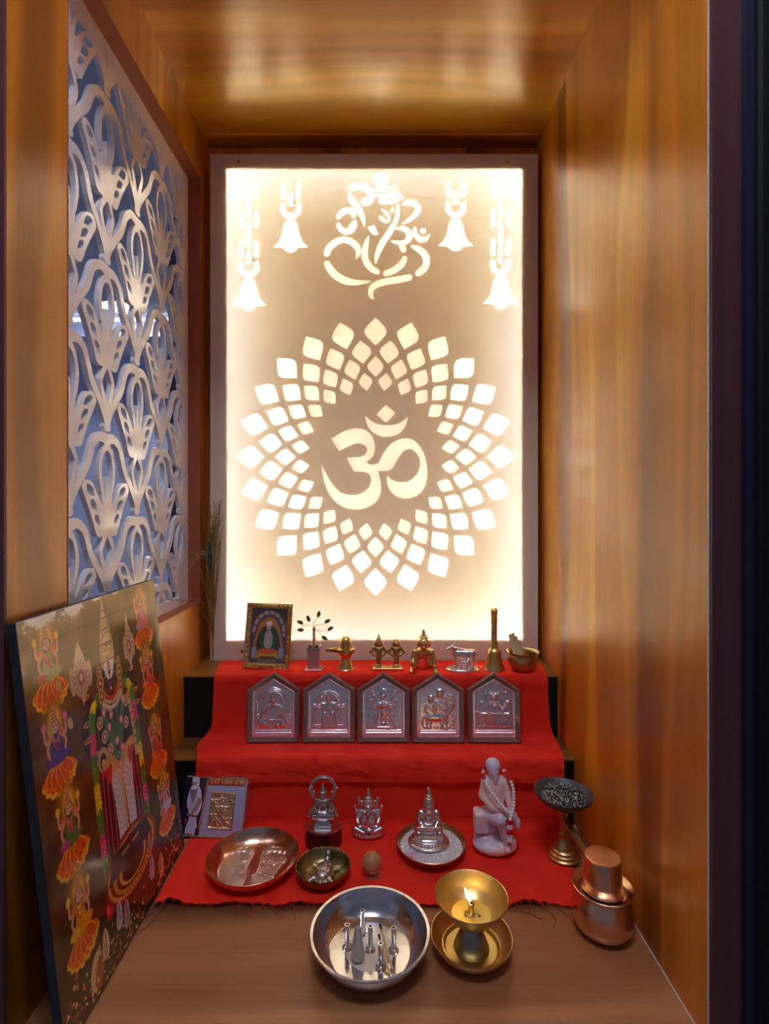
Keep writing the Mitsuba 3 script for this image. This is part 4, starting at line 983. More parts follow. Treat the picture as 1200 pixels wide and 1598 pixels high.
for k in range(64):
    t0 = fr_.integers(4, 28); p0 = stemc[t0]
    top = base + np.array([fr_.normal(.008, .010), fr_.normal(-.014, .010), fr_.uniform(.27, .365)])
    top[0] = np.clip(top[0], XL + .003, -.355)
    mid = (p0 + top) / 2 + [fr_.normal(0, .004), fr_.normal(-.004, .004), 0]
    mid[0] = np.clip(mid[0], XL + .003, -.355)
    part(ft, 'barb', tube(catmull([p0, mid, top], 6), np.linspace(.0011, .0004, 13), 4), 'mat_barb')
part(ft, 'feather_eye', figure([('e', 0, 0, 0, 8, 2.5, 30), ('e', 7, -1, -16, 6, 2, 22)], 2, 1.2, .5, 3), 'mat_feather_eye', True, xf(tuple(base + [-.004, -.018, .245])), label='dark blue-green eye of the feather')
# ---------------------------------------------------------------- five silver plaques on the lower step
principled('mat_case', mikit.proc(lambda p, n, uv: mikit.mix(mi.Color3f(.13, .070, .060), mi.Color3f(.24, .15, .12), mikit.fbm(p.x * 60, p.y * 60, p.z * 60, 3))), 0.16, coat=1.0, coat_gloss=.95)
Z2 = S2 + CL + 0.0006
PWD, PHT, PSH = 106.0, 137.0, 104.0          # width, height, shoulder height in mm
def pentagon(i):
    return Polygon([(-PWD / 2 + i, i), (PWD / 2 - i, i), (PWD / 2 - i, PSH - i * .42), (0, PHT - i * 1.16), (-PWD / 2 + i, PSH - i * .42)])
def case_mesh():
    rings = [(0, -9), (0, 1), (2.2, 3.4), (9.6, 1.0), (9.6, -.5)]
    V = []
    for i, z in rings: V.append([(x, y, z) for x, y in list(pentagon(i).exterior.coords)[:-1]])
    V = np.array(V).reshape(-1, 3); n = 5; F = []
    for a in range(len(rings) - 1):
        for b in range(n):
            c = (b + 1) % n
            F += [(a * n + b, a * n + c, (a + 1) * n + c), (a * n + b, (a + 1) * n + c, (a + 1) * n + b)]
    F += [(0, 2, 1), (0, 3, 2), (0, 4, 3)]
    m = trimesh.Trimesh(V * .001, F, process=False)
    trimesh.repair.fix_normals(m)
    return to_xz(m, 0)
case = mikit.ply(case_mesh(), 'mat_case')
def relief(kind, seed):
    f = Print(88, 126, 150)
    f.x = f.x - 44; f.y = f.y + 9
    q = f
    W, H = q.win, None
    q.win = lambda x0, x1, y0, y1: W(x0 + 44, x1 + 44, y0 - 9, y1 - 9)
    R = np.random.default_rng(seed)
    L = lambda pts, w, z=1.0, s=4: q.line(pts, w, None, z, s)
    E = lambda x, y, a, b, z=1.6, rot=0: q.ell(x, y, a, b, None, rot, z=z)
    for i, dz in ((11.6, .8), (15, .5)):                    # beaded borders
        c = np.array(pentagon(i).exterior.coords); L(c, 1.2, dz, 0)
    ln = LineString(pentagon(13.2).exterior.coords)
    for d in np.arange(0, ln.length, 2.6):
        p = ln.interpolate(d); E(p.x, p.y, .95, .95, 1.1)
    L([(-36, 19), (36, 19)], 2.4, .9, 0); L([(-36, 24), (36, 24)], 1.2, .7, 0)
    for k in range(22): E(-34 + k * 3.3, 21.5 if kind else 15.5, 1.2, .8, .9)
    def face(x, y, r):
        E(x, y, r, r * 1.15, 3.2); E(x, y - r * .1, r * .22, r * .4, 4.0); E(x - r * .4, y + r * .2, r * .25, r * .15, 3.6); E(x + r * .4, y + r * .2, r * .25, r * .15, 3.6)
    if kind == 0:        # seated saint under an arch, robe in folds
        for r in (29, 25): L([(-r, 78), (-r, 84), (-r * .7, 98), (0, 104 + (r - 25)), (r * .7, 98), (r, 84), (r, 78)], 1.4, .9)
        for k in range(23): a = math.pi * k / 22; E(19 * math.cos(a), 80 + 20 * math.sin(a), 1.6, 1.6, 1.2)
        q.poly([(-24, 40), (-20, 66), (-8, 76), (8, 76), (20, 66), (24, 40)], None, 1.4, 4)
        for s in (-1, 1):
            for k in range(6): L([(s * (4 + k * 3), 74 - k), (s * (10 + k * 2.4), 56 - k * 2), (0, 38 + k * 1.5)], 1.5, 2.3)
            E(s * 19, 36, 7, 9, 2.2); E(s * 8, 33, 5, 5, 2.2); E(s * 27, 40, 4, 7, 1.8); L([(s * 29, 54), (s * 36, 54)], 2, 1.2, 0)
            for k in range(11): E(s * 33, 32 + k * 4.6, 1.3, 1.5, 1.1); L([(s * 31, 33 + k * 4.6), (s * 35, 35 + k * 4.6)], .9, .9, 0)
        face(0, 82, 7); q.poly([(-6, 88), (-3.5, 95), (0, 100), (3.5, 95), (6, 88)], None, 2.8); E(0, 74, 5, 6, 2.6)
    elif kind == 1:      # standing figure between pillars under a leafy arch
        for k in range(27): a = math.pi * (k / 26 * 1.1 - .05); E(24 * math.cos(a), 76 + 24 * math.sin(a), 2.2, 2.2, 1.3); E(20 * math.cos(a), 76 + 20 * math.sin(a), 1.3, 1.3, 1.0)
        for s in (-1, 1):
            for dx in (20, 25, 29): L([(s * dx, 34), (s * dx, 72)], 2.2, 1.2, 0)
            for y in (70, 74, 34): L([(s * 17, y), (s * 31, y)], 2, 1.6, 0)
            L([(s * 8, 74), (s * 14, 66), (s * 9, 56)], 4, 2.4); L([(s * 8, 76), (s * 16, 78), (s * 15, 86)], 3.4, 2.2); E(s * 15, 88, 3, 3.6, 2.2); E(s * 9, 31, 6, 4, 2)
            for k in range(4): L([(s * (2 + k * 3), 58), (s * (3 + k * 4), 36)], 1.6, 2.4, 0)
        q.poly([(-10, 78), (-7, 62), (-14, 34), (14, 34), (7, 62), (10, 78)], None, 1.5, 3)
        face(0, 86, 6.4); q.poly([(-6, 91), (-3, 98), (0, 104), (3, 98), (6, 91)], None, 2.8); E(0, 68, 6, 7, 2.4)
        for k in range(9): E(-26 + k * 6.5, 29, 2, 2.2, 1.3)
    elif kind == 2:      # many-armed figure on a flared skirt
        q.poly([(-6, 74), (-7, 58), (-26, 26), (26, 26), (7, 58), (6, 74)], None, .8)
        for s in (-1, 1):
            L([(s * 6, 60), (s * 25, 27)], 1.6, 1.4, 0)
            for a, bq in (((14, 80), (20, 92)), ((16, 74), (25, 82)), ((14, 68), (22, 70)), ((11, 62), (16, 56))):
                L([(s * 5, 76), (s * a[0], a[1]), (s * bq[0], bq[1])], 3.0, 2.0); E(s * bq[0], bq[1], 2.6, 3, 2.2)
            for k in range(6): E(s * (7.5 + k * .4), 58 - k * 5, 1.5, 1.8, 1.9)
            E(s * 22, 98, 2.6, 3.4, 1.6); L([(s * 20, 92), (s * 24, 102)], 1.2, 1.4, 0)
        E(0, 74, 7, 9, 2.4); E(0, 58, 7, 8, 2.2); E(0, 48, 6, 6, 2.0); E(0, 37, 5, 4, 2.4); L([(-12, 30), (12, 30)], 3, 1.8, 0)
        face(0, 90, 6); q.poly([(-8, 96), (-5, 103), (0, 106), (7, 103), (8, 97)], None, 2.6, 3); E(3, 101, 4, 2.4, 3.2)
    elif kind == 3:      # two riders with horses
        for x, y, sc in ((-14, 62, .9), (4, 66, 1.15)):
            q.poly([(x - 9 * sc, y + 14 * sc), (x - 7 * sc, y - 6), (x + 7 * sc, y - 6), (x + 9 * sc, y + 14 * sc)], None, 1.7, 3)
            face(x, y + 24 * sc, 6 * sc); E(x, y + 31 * sc, 6.6 * sc, 4 * sc, 2.8)
            for s in (-1, 1): L([(x + s * 7 * sc, y + 13 * sc), (x + s * 13 * sc, y + 5 * sc), (x + s * 9 * sc, y - 4)], 3.4, 2.4)
            L([(x - 6, y + 10), (x + 6, y - 4)], 1.6, 2.6, 0)
        E(-4, 50, 25, 9, 2.2); L([(16, 54), (25, 66), (29, 74)], 8, 2.6); E(28, 76, 6, 3.6, 3, -35)
        for x in (-24, -17, 8, 15): L([(x, 46), (x + 2, 36), (x - 2, 28)], 3.4, 2.0)
        L([(-26, 52), (-32, 44), (-31, 34)], 3, 1.8); L([(14, 90), (31, 84)], 6, 2.2); L([(16, 96), (30, 92)], 3, 1.8)
        L([(4, 40), (18, 26)], 3, 2.2, 0)
        for k in range(9): E(-28 + k * 7 + R.uniform(-2, 2), 30 + R.uniform(-2, 3), 2.4, 2.4, 1.5); E(30 + R.uniform(-2, 2), 36 + k * 5, 2.6, 2.2, 1.6)
    else:                # crowned figure above a broad lotus
        q.poly([(-27, 55), (-22, 42), (-10, 36), (10, 36), (24, 42), (30, 55)], None, 1.6, 4)
        for k in range(15): L([(-25 + k * 3.7, 56), (-17 + k * 2.5, 38)], 1.8, 2.6, 0)
        for k in range(19): E(-28 + k * 3.1, 57, 2, 1.8, 3.0)
        q.poly([(-8, 76), (-6, 60), (6, 60), (8, 76)], None, 1.8, 3)
        for s in (-1, 1):
            L([(s * 8, 76), (s * 15, 68), (s * 10, 60)], 3.6, 2.6)
            for k in range(3): q.poly([(s * (k * 4) - 2, 94), (s * (k * 5), 104 - k * 2), (s * (k * 4) + 2, 94)], None, 2.6)
        face(0, 87, 7); L([(-8, 79), (0, 73), (8, 79)], 2.4, 2.8)
        L([(-25, 74), (-20, 84), (-16, 96)], 3, 2.2); E(-25, 78, 3, 3, 1.8); L([(-34, 60), (-24, 57)], 4, 2.0)
        L([(17, 62), (26, 78), (33, 74), (32, 56)], 4.4, 2.2); E(28, 80, 4, 3, 2.6); E(24, 97, 3, 3, 1.4)
        for k in range(8): E(-28 + k * 8, 31, 2.8, 2.4, 1.7); L([(-28 + k * 8, 34), (-28 + k * 8, 28)], 1.2, 1.5, 0)
    q.z += 0.22 * meshkit.fbm(np.stack([q.x / 3, q.y / 3, 0 * q.x + kind], -1), 2)
    from scipy.ndimage import gaussian_filter
    q.z = gaussian_filter(q.z, .45)
    q.z *= 1.5
    m, _ = q.mesh(clip=pentagon(9.3))
    m.vertices = m.vertices * .001
    return to_xz(m, 0)
what = ['a robed saint under an arch, leftmost of five', 'a standing deity between pillars, second of five from the left', 'a many-armed deity in a flared skirt, middle one of five', 'two riders on horses, second of five from the right', 'a crowned goddess over a broad lotus, rightmost of five']
for k, (x, dy) in enumerate(((-.2245, 0), (-.1120, .0005), (-.0020, 0), (.1080, -.001), (.2210, -.001))):
    key = thing('silver_plaque', f'silver plaque of {what[k]}', 'plaque', 'silver plaques on the lower step')
    PM = xf((x, 1.0435 + dy, Z2 + .0007), rx=-4.5, rz=(1, .5, 0, -.6, -1)[k])
    part_from(key, 'case', case, PM)
    part(key, 'relief', relief(k, 20 + k), 'mat_foil', True, PM, label='embossed silver foil')
# ---------------------------------------------------------------- on the platform, back to front
ZF = CL + 0.0008                     # things standing on the cloth
cd = thing('laminated_card', 'laminated card with a gold foil square and a white-robed old man, beside the large print', 'card')
CDM = xf((-.3135, .9345, ZF + .001), rx=-17, ry=2.6)
c = Print(112, 98, 260, (196, 190, 214))
c.poly([(0, 0), (0, 98), (38, 98), (31, 0)], (34, 24, 58)); c.poly([(31, 0), (38, 98), (42, 98), (36, 0)], (166, 120, 96)); c.poly([(36, 0), (41, 86), (112, 86), (112, 0)], (176, 172, 206))
c.poly([(40, 84), (41, 98), (109, 98), (109, 84)], (168, 54, 40))
c.line([(0, 96.8), (112, 96.8)], 2.2, (150, 132, 110)); c.line([(0, 1.2), (112, 1.2)], 2.6, (176, 170, 160)); c.line([(110.6, 0), (110.6, 98)], 2.4, (160, 156, 150))
# the old man
c.poly([(6, 52), (9, 78), (16, 84), (27, 78), (33, 56), (31, 40), (27, 30), (30, 12), (26, 3), (12, 3), (9, 12), (14, 34)], (214, 206, 226), smooth=5)
c.poly([(9, 74), (15, 54), (19, 58), (22, 80)], (150, 120, 126), smooth=4); c.ell(16, 86, 6, 8, (176, 124, 96)); c.ell(17, 92, 7, 5.6, (226, 222, 226)); c.ell(21, 86, 3.4, 7, (222, 216, 224)); c.ell(15.5, 79, 4.6, 4, (232, 226, 224))
for s in (-1, 1): c.ell(15 + s * 2, 87, .9, .6, (40, 26, 26))
c.line([(29, 58), (20, 40), (10, 34)], (8, 6, 4), (184, 130, 110), smooth=5); c.line([(8, 62), (13, 40), (16, 33)], 5, (206, 198, 222), smooth=5); c.line([(12, 34), (26, 32)], 4, (140, 84, 76))
for k in range(6): c.line([(12 + 3 * k, 68 - k), (15 + 2.4 * k, 40)], .7, (160, 150, 186))
for k in range(4): c.line([(13 + 4 * k, 30), (13 + 4 * k, 6)], .8, (160, 150, 186))
c.ell(17, 2.5, 6, 2, (150, 90, 70)); c.ell(8, 24, 3, 4, (150, 50, 60)); c.poly([(27, 2), (28, 14), (33, 16), (34, 2)], (26, 20, 60))
# heading in Devanagari strokes: bar along the top, stems, bowls and marks
INKC = (238, 196, 120)
def glyph(x, y, kind, s=1.0):
    W = 5.2 * s
    c.line([(x - .2, y + 7), (x + W + .2, y + 7)], .95, INKC)
    if 's' in kind: c.line([(x + W - 1, y + 7), (x + W - 1, y)], .95, INKC)
    if 'b' in kind: c.line([(x + W - 1, y + 4.6), (x + 1.4, y + 4.8), (x + .8, y + 2.8), (x + 2.4, y + 1.8), (x + W - 1, y + 3)], .85, INKC, smooth=4)
    if 'h' in kind: c.line([(x + .6, y + 6.8), (x + 2.6, y + 5.2), (x + 1, y + 3.6), (x + 2.6, y + 2), (x + 1.2, y + .4)], .85, INKC, smooth=4)
    if 'l' in kind: c.line([(x + .4, y + 1.4), (x + 1.6, y + 4), (x + 2.8, y + 2), (x + 3.6, y + 4.6), (x + W - 1, y + 5)], .85, INKC, smooth=4)
    if 'i' in kind: c.line([(x + W - 1, y + 7), (x + W - 1.6, y + 9.6), (x + 1.4, y + 9.2), (x + .6, y + 7)], .85, INKC, smooth=4)
    if 'e' in kind: c.line([(x + W - 1, y + 7), (x + 1.8, y + 9.8)], .9, INKC)
    if 'd' in kind: c.ell(x + W - .6, y + 9.6, .7, .7, INKC)
x = 44.0
for g_ in ('sbi', ' ', 'sl', 's', 'hie', ' ', 'sb', 's', 'shi', 'hb', 'sbl', 'he', ' ', 'sb', 'h', 's', 'sbd', 'hs'):
    if g_ == ' ': x += 2.4; continue
    glyph(x, 87.0, g_, .72); x += 3.72
cm_, cc_ = c.mesh(); cm_.vertices *= .001; cm_.vertices -= [.056, 0, 0]
part(cd, 'print', to_xz(cm_, -.0012), 'mat_print', M=CDM, color=cc_, smooth=True)
part(cd, 'backing', bx(-.056, .056, -.0010, .0006, 0, .098), 'mat_paper', M=CDM)
part(cd, 'film', to_xz(extrude(Polygon(sbox(-.060, -.002 + .002, .0605, .1035).exterior).buffer(-.004).buffer(.004).difference(sbox(-.056, -.01, .056, .098)), .0005), .0004), 'mat_clear', M=CDM, label='clear plastic margin')
gq = Print(46, 60, 96)
RR = np.random.default_rng(9)
for k in range(42):
    x, y = RR.uniform(2, 44), RR.uniform(2, 58); a = RR.choice([0, 1.57, .8, -.8]); l = RR.uniform(3, 9)
    gq.line([(x - l * math.cos(a), y - l * math.sin(a)), (x + l * math.cos(a), y + l * math.sin(a))], RR.uniform(.8, 1.6), None, RR.uniform(.3, .8))
gq.line([(14, 14), (23, 46), (32, 14), (10, 36), (36, 36), (14, 14)], 1.6, None, .9); gq.ell(23, 30, 6, 8, z=.9)
gq.line([(1, 1), (45, 1), (45, 59), (1, 59), (1, 1)], 1.4, None, .8)
gq.z *= 1.7; gq.z += .9 * meshkit.fbm(np.stack([gq.x / 2.5, gq.y / 2.5, 0 * gq.x], -1), 3, 2)
m_, _ = gq.mesh(); m_.vertices *= .001; m_.vertices += [-.008, .014, 0]
part(cd, 'foil', to_xz(m_, -.0016), 'mat_gold_foil', True, CDM, label='stamped gold foil square')

# copper plate with a pair of silver footprints
solo('copper_plate', lathe([(0, 0), (52, 0), (59, 2), (67, 9.5), (72.2, 18.5), (73.2, 22), (74, 23.4), (73, 24), (71.4, 22), (70.6, 19), (65.6, 10.6), (58, 3.6), (53, 2.0), (0, 1.6)], 80), 'mat_copper',
     'shallow copper plate on the red cloth holding two silver footprints', 'plate', 30, M=xf((-.2165, .855, ZF), s=.001))
principled('mat_foot_silver', rgb(.84, .72, .62), 0.40, 1.0)
def footprint(s):
    w, h = 52, 104
    f = Print(w, h, 76)
    out = Polygon(catmull([(10, 2), (6, 22), (9, 42), (5, 66), (3, 84), (8, 98), (24, 101), (42, 97), (50, 88), (47, 74), (42, 58), (38, 42), (36, 22), (32, 4), (20, 0)], 5, True))
    for k, (x, y, r) in enumerate(((11, 90, 6.4), (20, 92, 5), (28, 91, 4.6), (36, 88, 4.2), (43, 84, 3.8))): f.ell(x, y, r, r * 1.25, z=2.4); f.ell(x, y + r, r * .5, r * .5, z=2.8)
    f.ell(22, 68, 20, 15, z=1.6); f.ell(20, 16, 14, 18, z=1.8); f.ell(22, 42, 13, 24, z=.9)
    for k in range(36):
        x, y = RR.uniform(6, 44), RR.uniform(6, 84); f.ell(x, y, RR.uniform(1.4, 3), RR.uniform(1.4, 3), z=RR.uniform(1.2, 2.6))
    f.line(list(out.buffer(-2).exterior.coords), 1.4, None, 1.4)
    f.z += .5 * meshkit.fbm(np.stack([f.x / 4, f.y / 4, 0 * f.x], -1), 2)
    m, _ = f.mesh(clip=out)
    m.vertices -= [26, 50, 0]
    if s < 0: m.vertices *= [-1, 1, 1]; m.invert()
    m.vertices *= [.00119, .00096, .0009]
    return m
for s in (-1, 1):
    solo('silver_footprint', footprint(s), 'mat_foot_silver', 'silver footprint lying in the copper plate, on the side ' + ('towards the large leaning print' if s < 0 else 'towards the scalloped brass bowl'), 'footprint', True, group='silver footprints in the copper plate',
         M=xf((-.2165 + s * .0300, .856, ZF + .0024), rz=-s * 5))

# scalloped brass bowl with a small tortoise
principled('mat_brass_dark', mikit.proc(lambda p, n, uv: mikit.mix(mi.Color3f(.16, .12, .03), mi.Color3f(.56, .46, .18), mikit.fbm(p.x * 80, p.y * 80, p.z * 80, 3))), 0.34, 1.0)
def scallop():
    m = lathe([(0, 0), (26, 0), (32, 1.6), (38.5, 9), (41.4, 17), (43.6, 20.6), (43.4, 21.8), (42.0, 21.4), (39.8, 17), (36.8, 9.6), (31, 3.6), (25, 2.2), (0, 1.8)], 144)
    v = m.vertices; r = np.hypot(v[:, 0], v[:, 1]); a = np.arctan2(v[:, 1], v[:, 0])
    k = np.clip((v[:, 2] - 11) / 9, 0, 1) * np.clip((r - 34) / 4, 0, 1)
    w = np.abs(np.cos(a * 11)) ** .6
    v[:, 0] *= 1 + .035 * k * (w - .6); v[:, 1] *= 1 + .035 * k * (w - .6); v[:, 2] += 1.8 * k * (w - .6)
    m.vertices = v
    return m
solo('scalloped_bowl', scallop(), 'mat_brass_dark', 'small dark brass bowl with a scalloped rim, a tortoise inside', 'bowl', 35, M=xf((-.0985, .833, ZF), s=.001))
P = [('e', 0, 0, 7, 12, 17, 8), ('e', 0, 0, 3.6, 14, 19, 2.6), ('c', 0, 16, 6, 0, 23, 13, 4, 3.6), ('e', 0, 24.5, 15, 4, 5, 3.8), ('c', 0, -18, 4, 0, -25, 3, 2.2, .8)]
P += mir(('c', 10, 11, 4, 17, 16, 2.4, 4, 3), ('c', 10, -11, 4, 16, -16, 2.4, 3.8, 2.8))
for a in range(6): P += [('-t!', 6 * math.cos(a * 1.047), 8 * math.sin(a * 1.047), 13, 5.4, .7)]
solo('tortoise', figure(P, 1.4, .7, .25, 2.4, flat_base=0), 'mat_silver_dark', 'small dull silver tortoise sitting inside the scalloped brass bowl', 'figurine', True, M=xf((-.0975, .834, ZF + .0020), rz=-8, s=1.2))

# seated goddess under a beaded arch on a half-round stand
sd_ = thing('half_round_stand', 'dark red half-round stand with a bright front lip under the arched goddess', 'stand')
half = Polygon(np.vstack([np.c_[34 * np.cos(np.linspace(math.pi, 2 * math.pi, 33)), 30 * np.sin(np.linspace(math.pi, 2 * math.pi, 33))], [(34, 3), (-34, 3)]]))
SM = xf((-.1085, .9225, ZF), s=.001)
principled('mat_lacquer', rgb(.045, .006, .010), .15, coat=1.0)
b1 = extrude(half.buffer(-1.2), 30)
part(sd_, 'body', b1, 'mat_lacquer', 40, SM)
b2 = extrude(half, 4); b2.apply_translation((0, 0, 30))
part(sd_, 'top', b2, 'mat_silver', 40, SM, label='bright silver top with a rounded lip')
P = [('b', 0, 0, 3, 17, 9, 3, 2), ('b', 0, 0, 8, 14, 8, 3, 2), ('e', 0, 0, 19, 24, 12, 10), ('e', 0, -2, 27, 22, 11, 5), ('e', 0, -2, 38, 11, 7.5, 11), ('e', 0, -3, 47, 13, 7, 6), ('e', 0, -4, 59.5, 7.6, 7, 8.6), ('c', 0, -3, 66, 0, -2, 78, 7, 2), ('t!', 0, -3.5, 66, 7, 1), ('e!', 0, -11, 59, 1.3, 1.5, 2)]
P += mir(('c', 10, -2, 46, 16, -5, 37, 3, 2.6), ('c', 16, -5, 37, 11, -9, 31, 2.5, 2.2), ('c', 10, 0, 46, 17, 0, 50, 2.8, 2.2), ('c', 17, 0, 50, 17.5, 0, 59, 2.2, 2.4), ('e', 17.5, 0, 62, 3, 2.4, 3), ('e', 14, -6, 29, 9, 5.5, 4, 0, 0, 12),
         ('e!', 2.4, -8.4, 59.4, 1.3, .9, .8), ('c', 15, 3, 12, 20, 3, 30, 3, 3), ('c', 20, 3, 30, 24, 3, 27, 2.8, 2.4), ('c', 24, 3, 27, 26.5, 3, 18, 2.4, 1.6), ('e', 27.2, 3, 16, 2.4, 2, 2.4),
         ('c', 20, 3, 31, 14.5, 4, 42, 3, 2.6), ('c', 14.5, 4, 42, 20, 4, 52, 2.6, 2.8), ('c', 20, 4, 52, 22, 4, 62, 3, 3.2), ('e', 24, 4, 65, 4.4, 2.8, 3.6), ('e', 26, 3, 68, 2.6, 2, 2.2))
for k in range(9): P.append(('e!', -18 + 4.5 * k, -9.5 + .10 * (k - 4) ** 2, 20, 3, 3.4, 4.6))
for k in range(13): P.append(('e!', -18 + 3 * k, -10 + .10 * (k - 6) ** 2 * .6, 27, 1.6, 1.6, 1.4))
ap = catmull([(-22, 66), (-19, 76), (-11, 84.5), (0, 87.5), (11, 84.5), (19, 76), (22, 66)], 6)
for a, bq in zip(ap[:-1], ap[1:]): P.append(('c', a[0], 4, a[1], bq[0], 4, bq[1], 1.9, 1.9))
ids = thing('arched_goddess', 'seated silver goddess under a beaded arch on the half-round stand', 'figurine')
IM = xf((-.1085, .9165, ZF + .0342), s=.93)
part(ids, 'figure', figure(P, 1.5, .68, .25, 2.0), 'mat_silver_dark', True, IM)
al = catmull([(-22, 66), (-19, 76), (-11, 84.5), (0, 87.5), (11, 84.5), (19, 76), (22, 66)], 60)
acc = np.r_[0, np.cumsum(np.hypot(*np.diff(al, axis=0).T))]
bead = mikit.ply(trimesh.creation.icosphere(1, .0019), 'mat_silver_dark', smooth=True)
for d in np.linspace(0, acc[-1], 19):
    x, z = np.interp(d, acc, al[:, 0]), np.interp(d, acc, al[:, 1])
    nx_, nz_ = x / 24, (z - 64) / 24; ln = math.hypot(nx_, nz_) + 1e-6
    part_from(ids, 'bead', bead, IM @ T().translate([(x + 3.2 * nx_ / ln) * .001, .004, (z + 3.2 * nz_ / ln) * .001]))

# small seated elephant-headed figure
P = [('e', 0, 0, 4, 29, 19, 4), ('e', 0, -1, 7, 26, 16.5, 3.4), ('e', 0, 1, 27, 17, 13, 15), ('e', 0, -5, 25, 13, 11, 11), ('e', 0, 1, 42, 15, 9, 7), ('e', 0, -3, 56, 10.4, 9.4, 10.4), ('c', 0, -2, 64, 0, -1, 78, 8.6, 3), ('e', 0, -1, 81, 2.6, 2.6, 4),
     ('t!', 0, -2.4, 65, 8.6, 1.2), ('t!', 0, -2, 70, 6.6, 1), ('c', 0, -11, 54, 1, -16, 44, 4.6, 3.8), ('c', 1, -16, 44, -2, -17, 34, 3.8, 3), ('c', -2, -17, 34, -8, -17, 31, 3, 2.4), ('e', 2, -16, 17, 8, 4.6, 4)]
P += mir(('e', 13, -1, 55, 5.6, 2.6, 8.4, 0, 0, 20), ('e!', 4.6, -11.4, 58, 1.6, 1.2, 1.2), ('c!', 4.6, -11.5, 50, 7.6, -15.5, 47, 1.5, .9), ('c', 14, 0, 44, 22, -1, 40, 4.4, 3.6), ('c', 22, -1, 40, 24, -3, 48, 3.4, 2.8), ('e', 24.6, -4, 52, 3.2, 2.8, 4.6),
         ('c', 13, -1, 42, 20, -6, 33, 4.4, 3.6), ('c', 20, -6, 33, 18, -13, 28, 3.6, 3), ('c', 14, 2, 48, 17, 3, 60, 3.6, 2.8), ('e', 17.4, 2, 64, 3.2, 2.6, 4.4), ('c', 12, -2, 15, 22, -7, 14, 7.4, 6.6), ('c', 22, -7, 14, 8, -15, 12, 6, 4))
for k in range(26):
    a = 2 * math.pi * k / 26; P.append(('e!', 27 * math.cos(a), 17 * math.sin(a), 5, 3, 3, 3.6))
solo('elephant_headed_figure', figure(P, 1.5, .68, .22, 2.2, flat_base=.2), 'mat_silver', 'small silver elephant-headed figure seated on an oval base', 'figurine', True, M=xf((-.0295, .944, ZF)))

# egg-shaped stone on a coin
solo('coin', lathe([(0, 0), (13, 0), (13.6, .8), (13, 1.8), (12, 2.0), (11.6, 1.5), (0, 1.5)], 40), 'mat_silver', 'small silver disc under the brown egg-shaped stone', 'coin', 30, M=xf((-.0185, .842, ZF), s=.001))
principled('mat_stone', mikit.proc(lambda p, n, uv: mikit.mix(mi.Color3f(.38, .15, .05), mi.Color3f(.58, .28, .12), mikit.fbm(p.x * 160, p.y * 160, p.z * 160, 3))), .45)
solo('egg_stone', lathe([(0, 0), (5, .4), (10, 3), (14, 9), (16.2, 14), (15.6, 20), (12.8, 26), (8.4, 30), (4, 32.2), (0, 32.8)], 40, 4), 'mat_stone', 'smooth brown egg-shaped stone standing on a small silver disc', 'stone', True, M=xf((-.0205, .843, ZF + .0016), s=.001))

# plate of white grains with a seated figure on a stepped base
solo('grain_plate', lathe([(0, 0), (36, 0), (46, 3), (55, 10), (58.6, 17), (59.4, 18.6), (58.4, 19.4), (57, 17.6), (53.4, 11), (45, 4.6), (35, 2), (0, 1.6)], 72), 'mat_brass_old', 'shallow brass-rimmed plate full of white grains under a seated silver figure', 'plate', 30, M=xf((.0805, .896, ZF), s=.001))
gr = np.random.default_rng(3)
gs = []
ico = trimesh.creation.icosphere(1, 1.0)
principled('mat_grain', mikit.proc(lambda p, n, uv: mikit.mix(mi.Color3f(.74, .70, .70), mi.Color3f(.66, .40, .52), mikit.smoothstep(.62, .78, mikit.fbm(p.x * 45, p.y * 45, 2.2, 2)))), .6)
disc = lathe([(0, 12), (30, 11.6), (45, 11), (52.6, 10.4)], 48)
gs.append((disc.vertices, disc.faces))
for k in range(1500):
    r, a = 53 * math.sqrt(gr.random()), gr.uniform(0, 6.283)
    m = ico.vertices * [2.3, .85, .8] @ _rot(gr.uniform(-30, 30), gr.uniform(-30, 30), gr.uniform(0, 360)).T + [r * math.cos(a), r * math.sin(a), 12.0 - r * .02 + gr.uniform(-.3, .9)]
    gs.append((m, ico.faces))
off, V, F = 0, [], []
for v, f in gs: V.append(v); F.append(f + off); off += len(v)
solo('white_grains', trimesh.Trimesh(np.vstack(V), np.vstack(F), process=False), 'mat_grain', 'white grains with a pink stain filling the plate around the silver seated figure', 'grains', True, kind='stuff', M=xf((.0805, .896, ZF), s=.001))
P = [('e', 0, 0, 4, 38, 31, 6), ('e', 0, 0, 11, 32, 25, 6), ('b', 0, 1, 20, 26, 17, 9, 6), ('b', 0, 1, 31, 23, 14, 5, 3), ('e', 0, 1, 46, 16, 10, 14), ('e', 0, 1, 55, 19, 10, 8.5), ('c', 0, 0, 60, 0, -1, 70, 9.4, 10), ('e', 0, -3, 70, 10.4, 9.4, 11.5), ('c', 0, -1, 78, 0, 0, 92, 10.4, 4.6), ('e', 0, 0, 98, 3.4, 3.4, 5),
     ('t!', 0, -1, 80, 8.8, 1.1), ('t!', 0, -1, 84.5, 7.6, 1), ('t!', 0, 0, 89, 6, .9), ('c!', -20, -14, 36.5, 20, -14, 36.5, 2.6, 2.6), ('e!', 0, -12, 69, 1.5, 1.7, 2.4), ('e', 0, -7, 48, 9, 5, 7)]
P += mir(('c', 15, 0, 57, 18, -4, 44, 5, 4), ('c', 18, -4, 44, 12, -12, 38, 4, 3), ('e', 19, -15, 25, 6.6, 5, 6.6), ('e!', 3.8, -11, 71.5, 1.8, 1, 1.1), ('e', 9.6, -1, 66, 2, 3, 6))
for k in range(38):
    a = 2 * math.pi * k / 38; P.append(('e!', 31 * math.cos(a), 25 * math.sin(a), 8, 2.6, 2.4, 2.6)); 
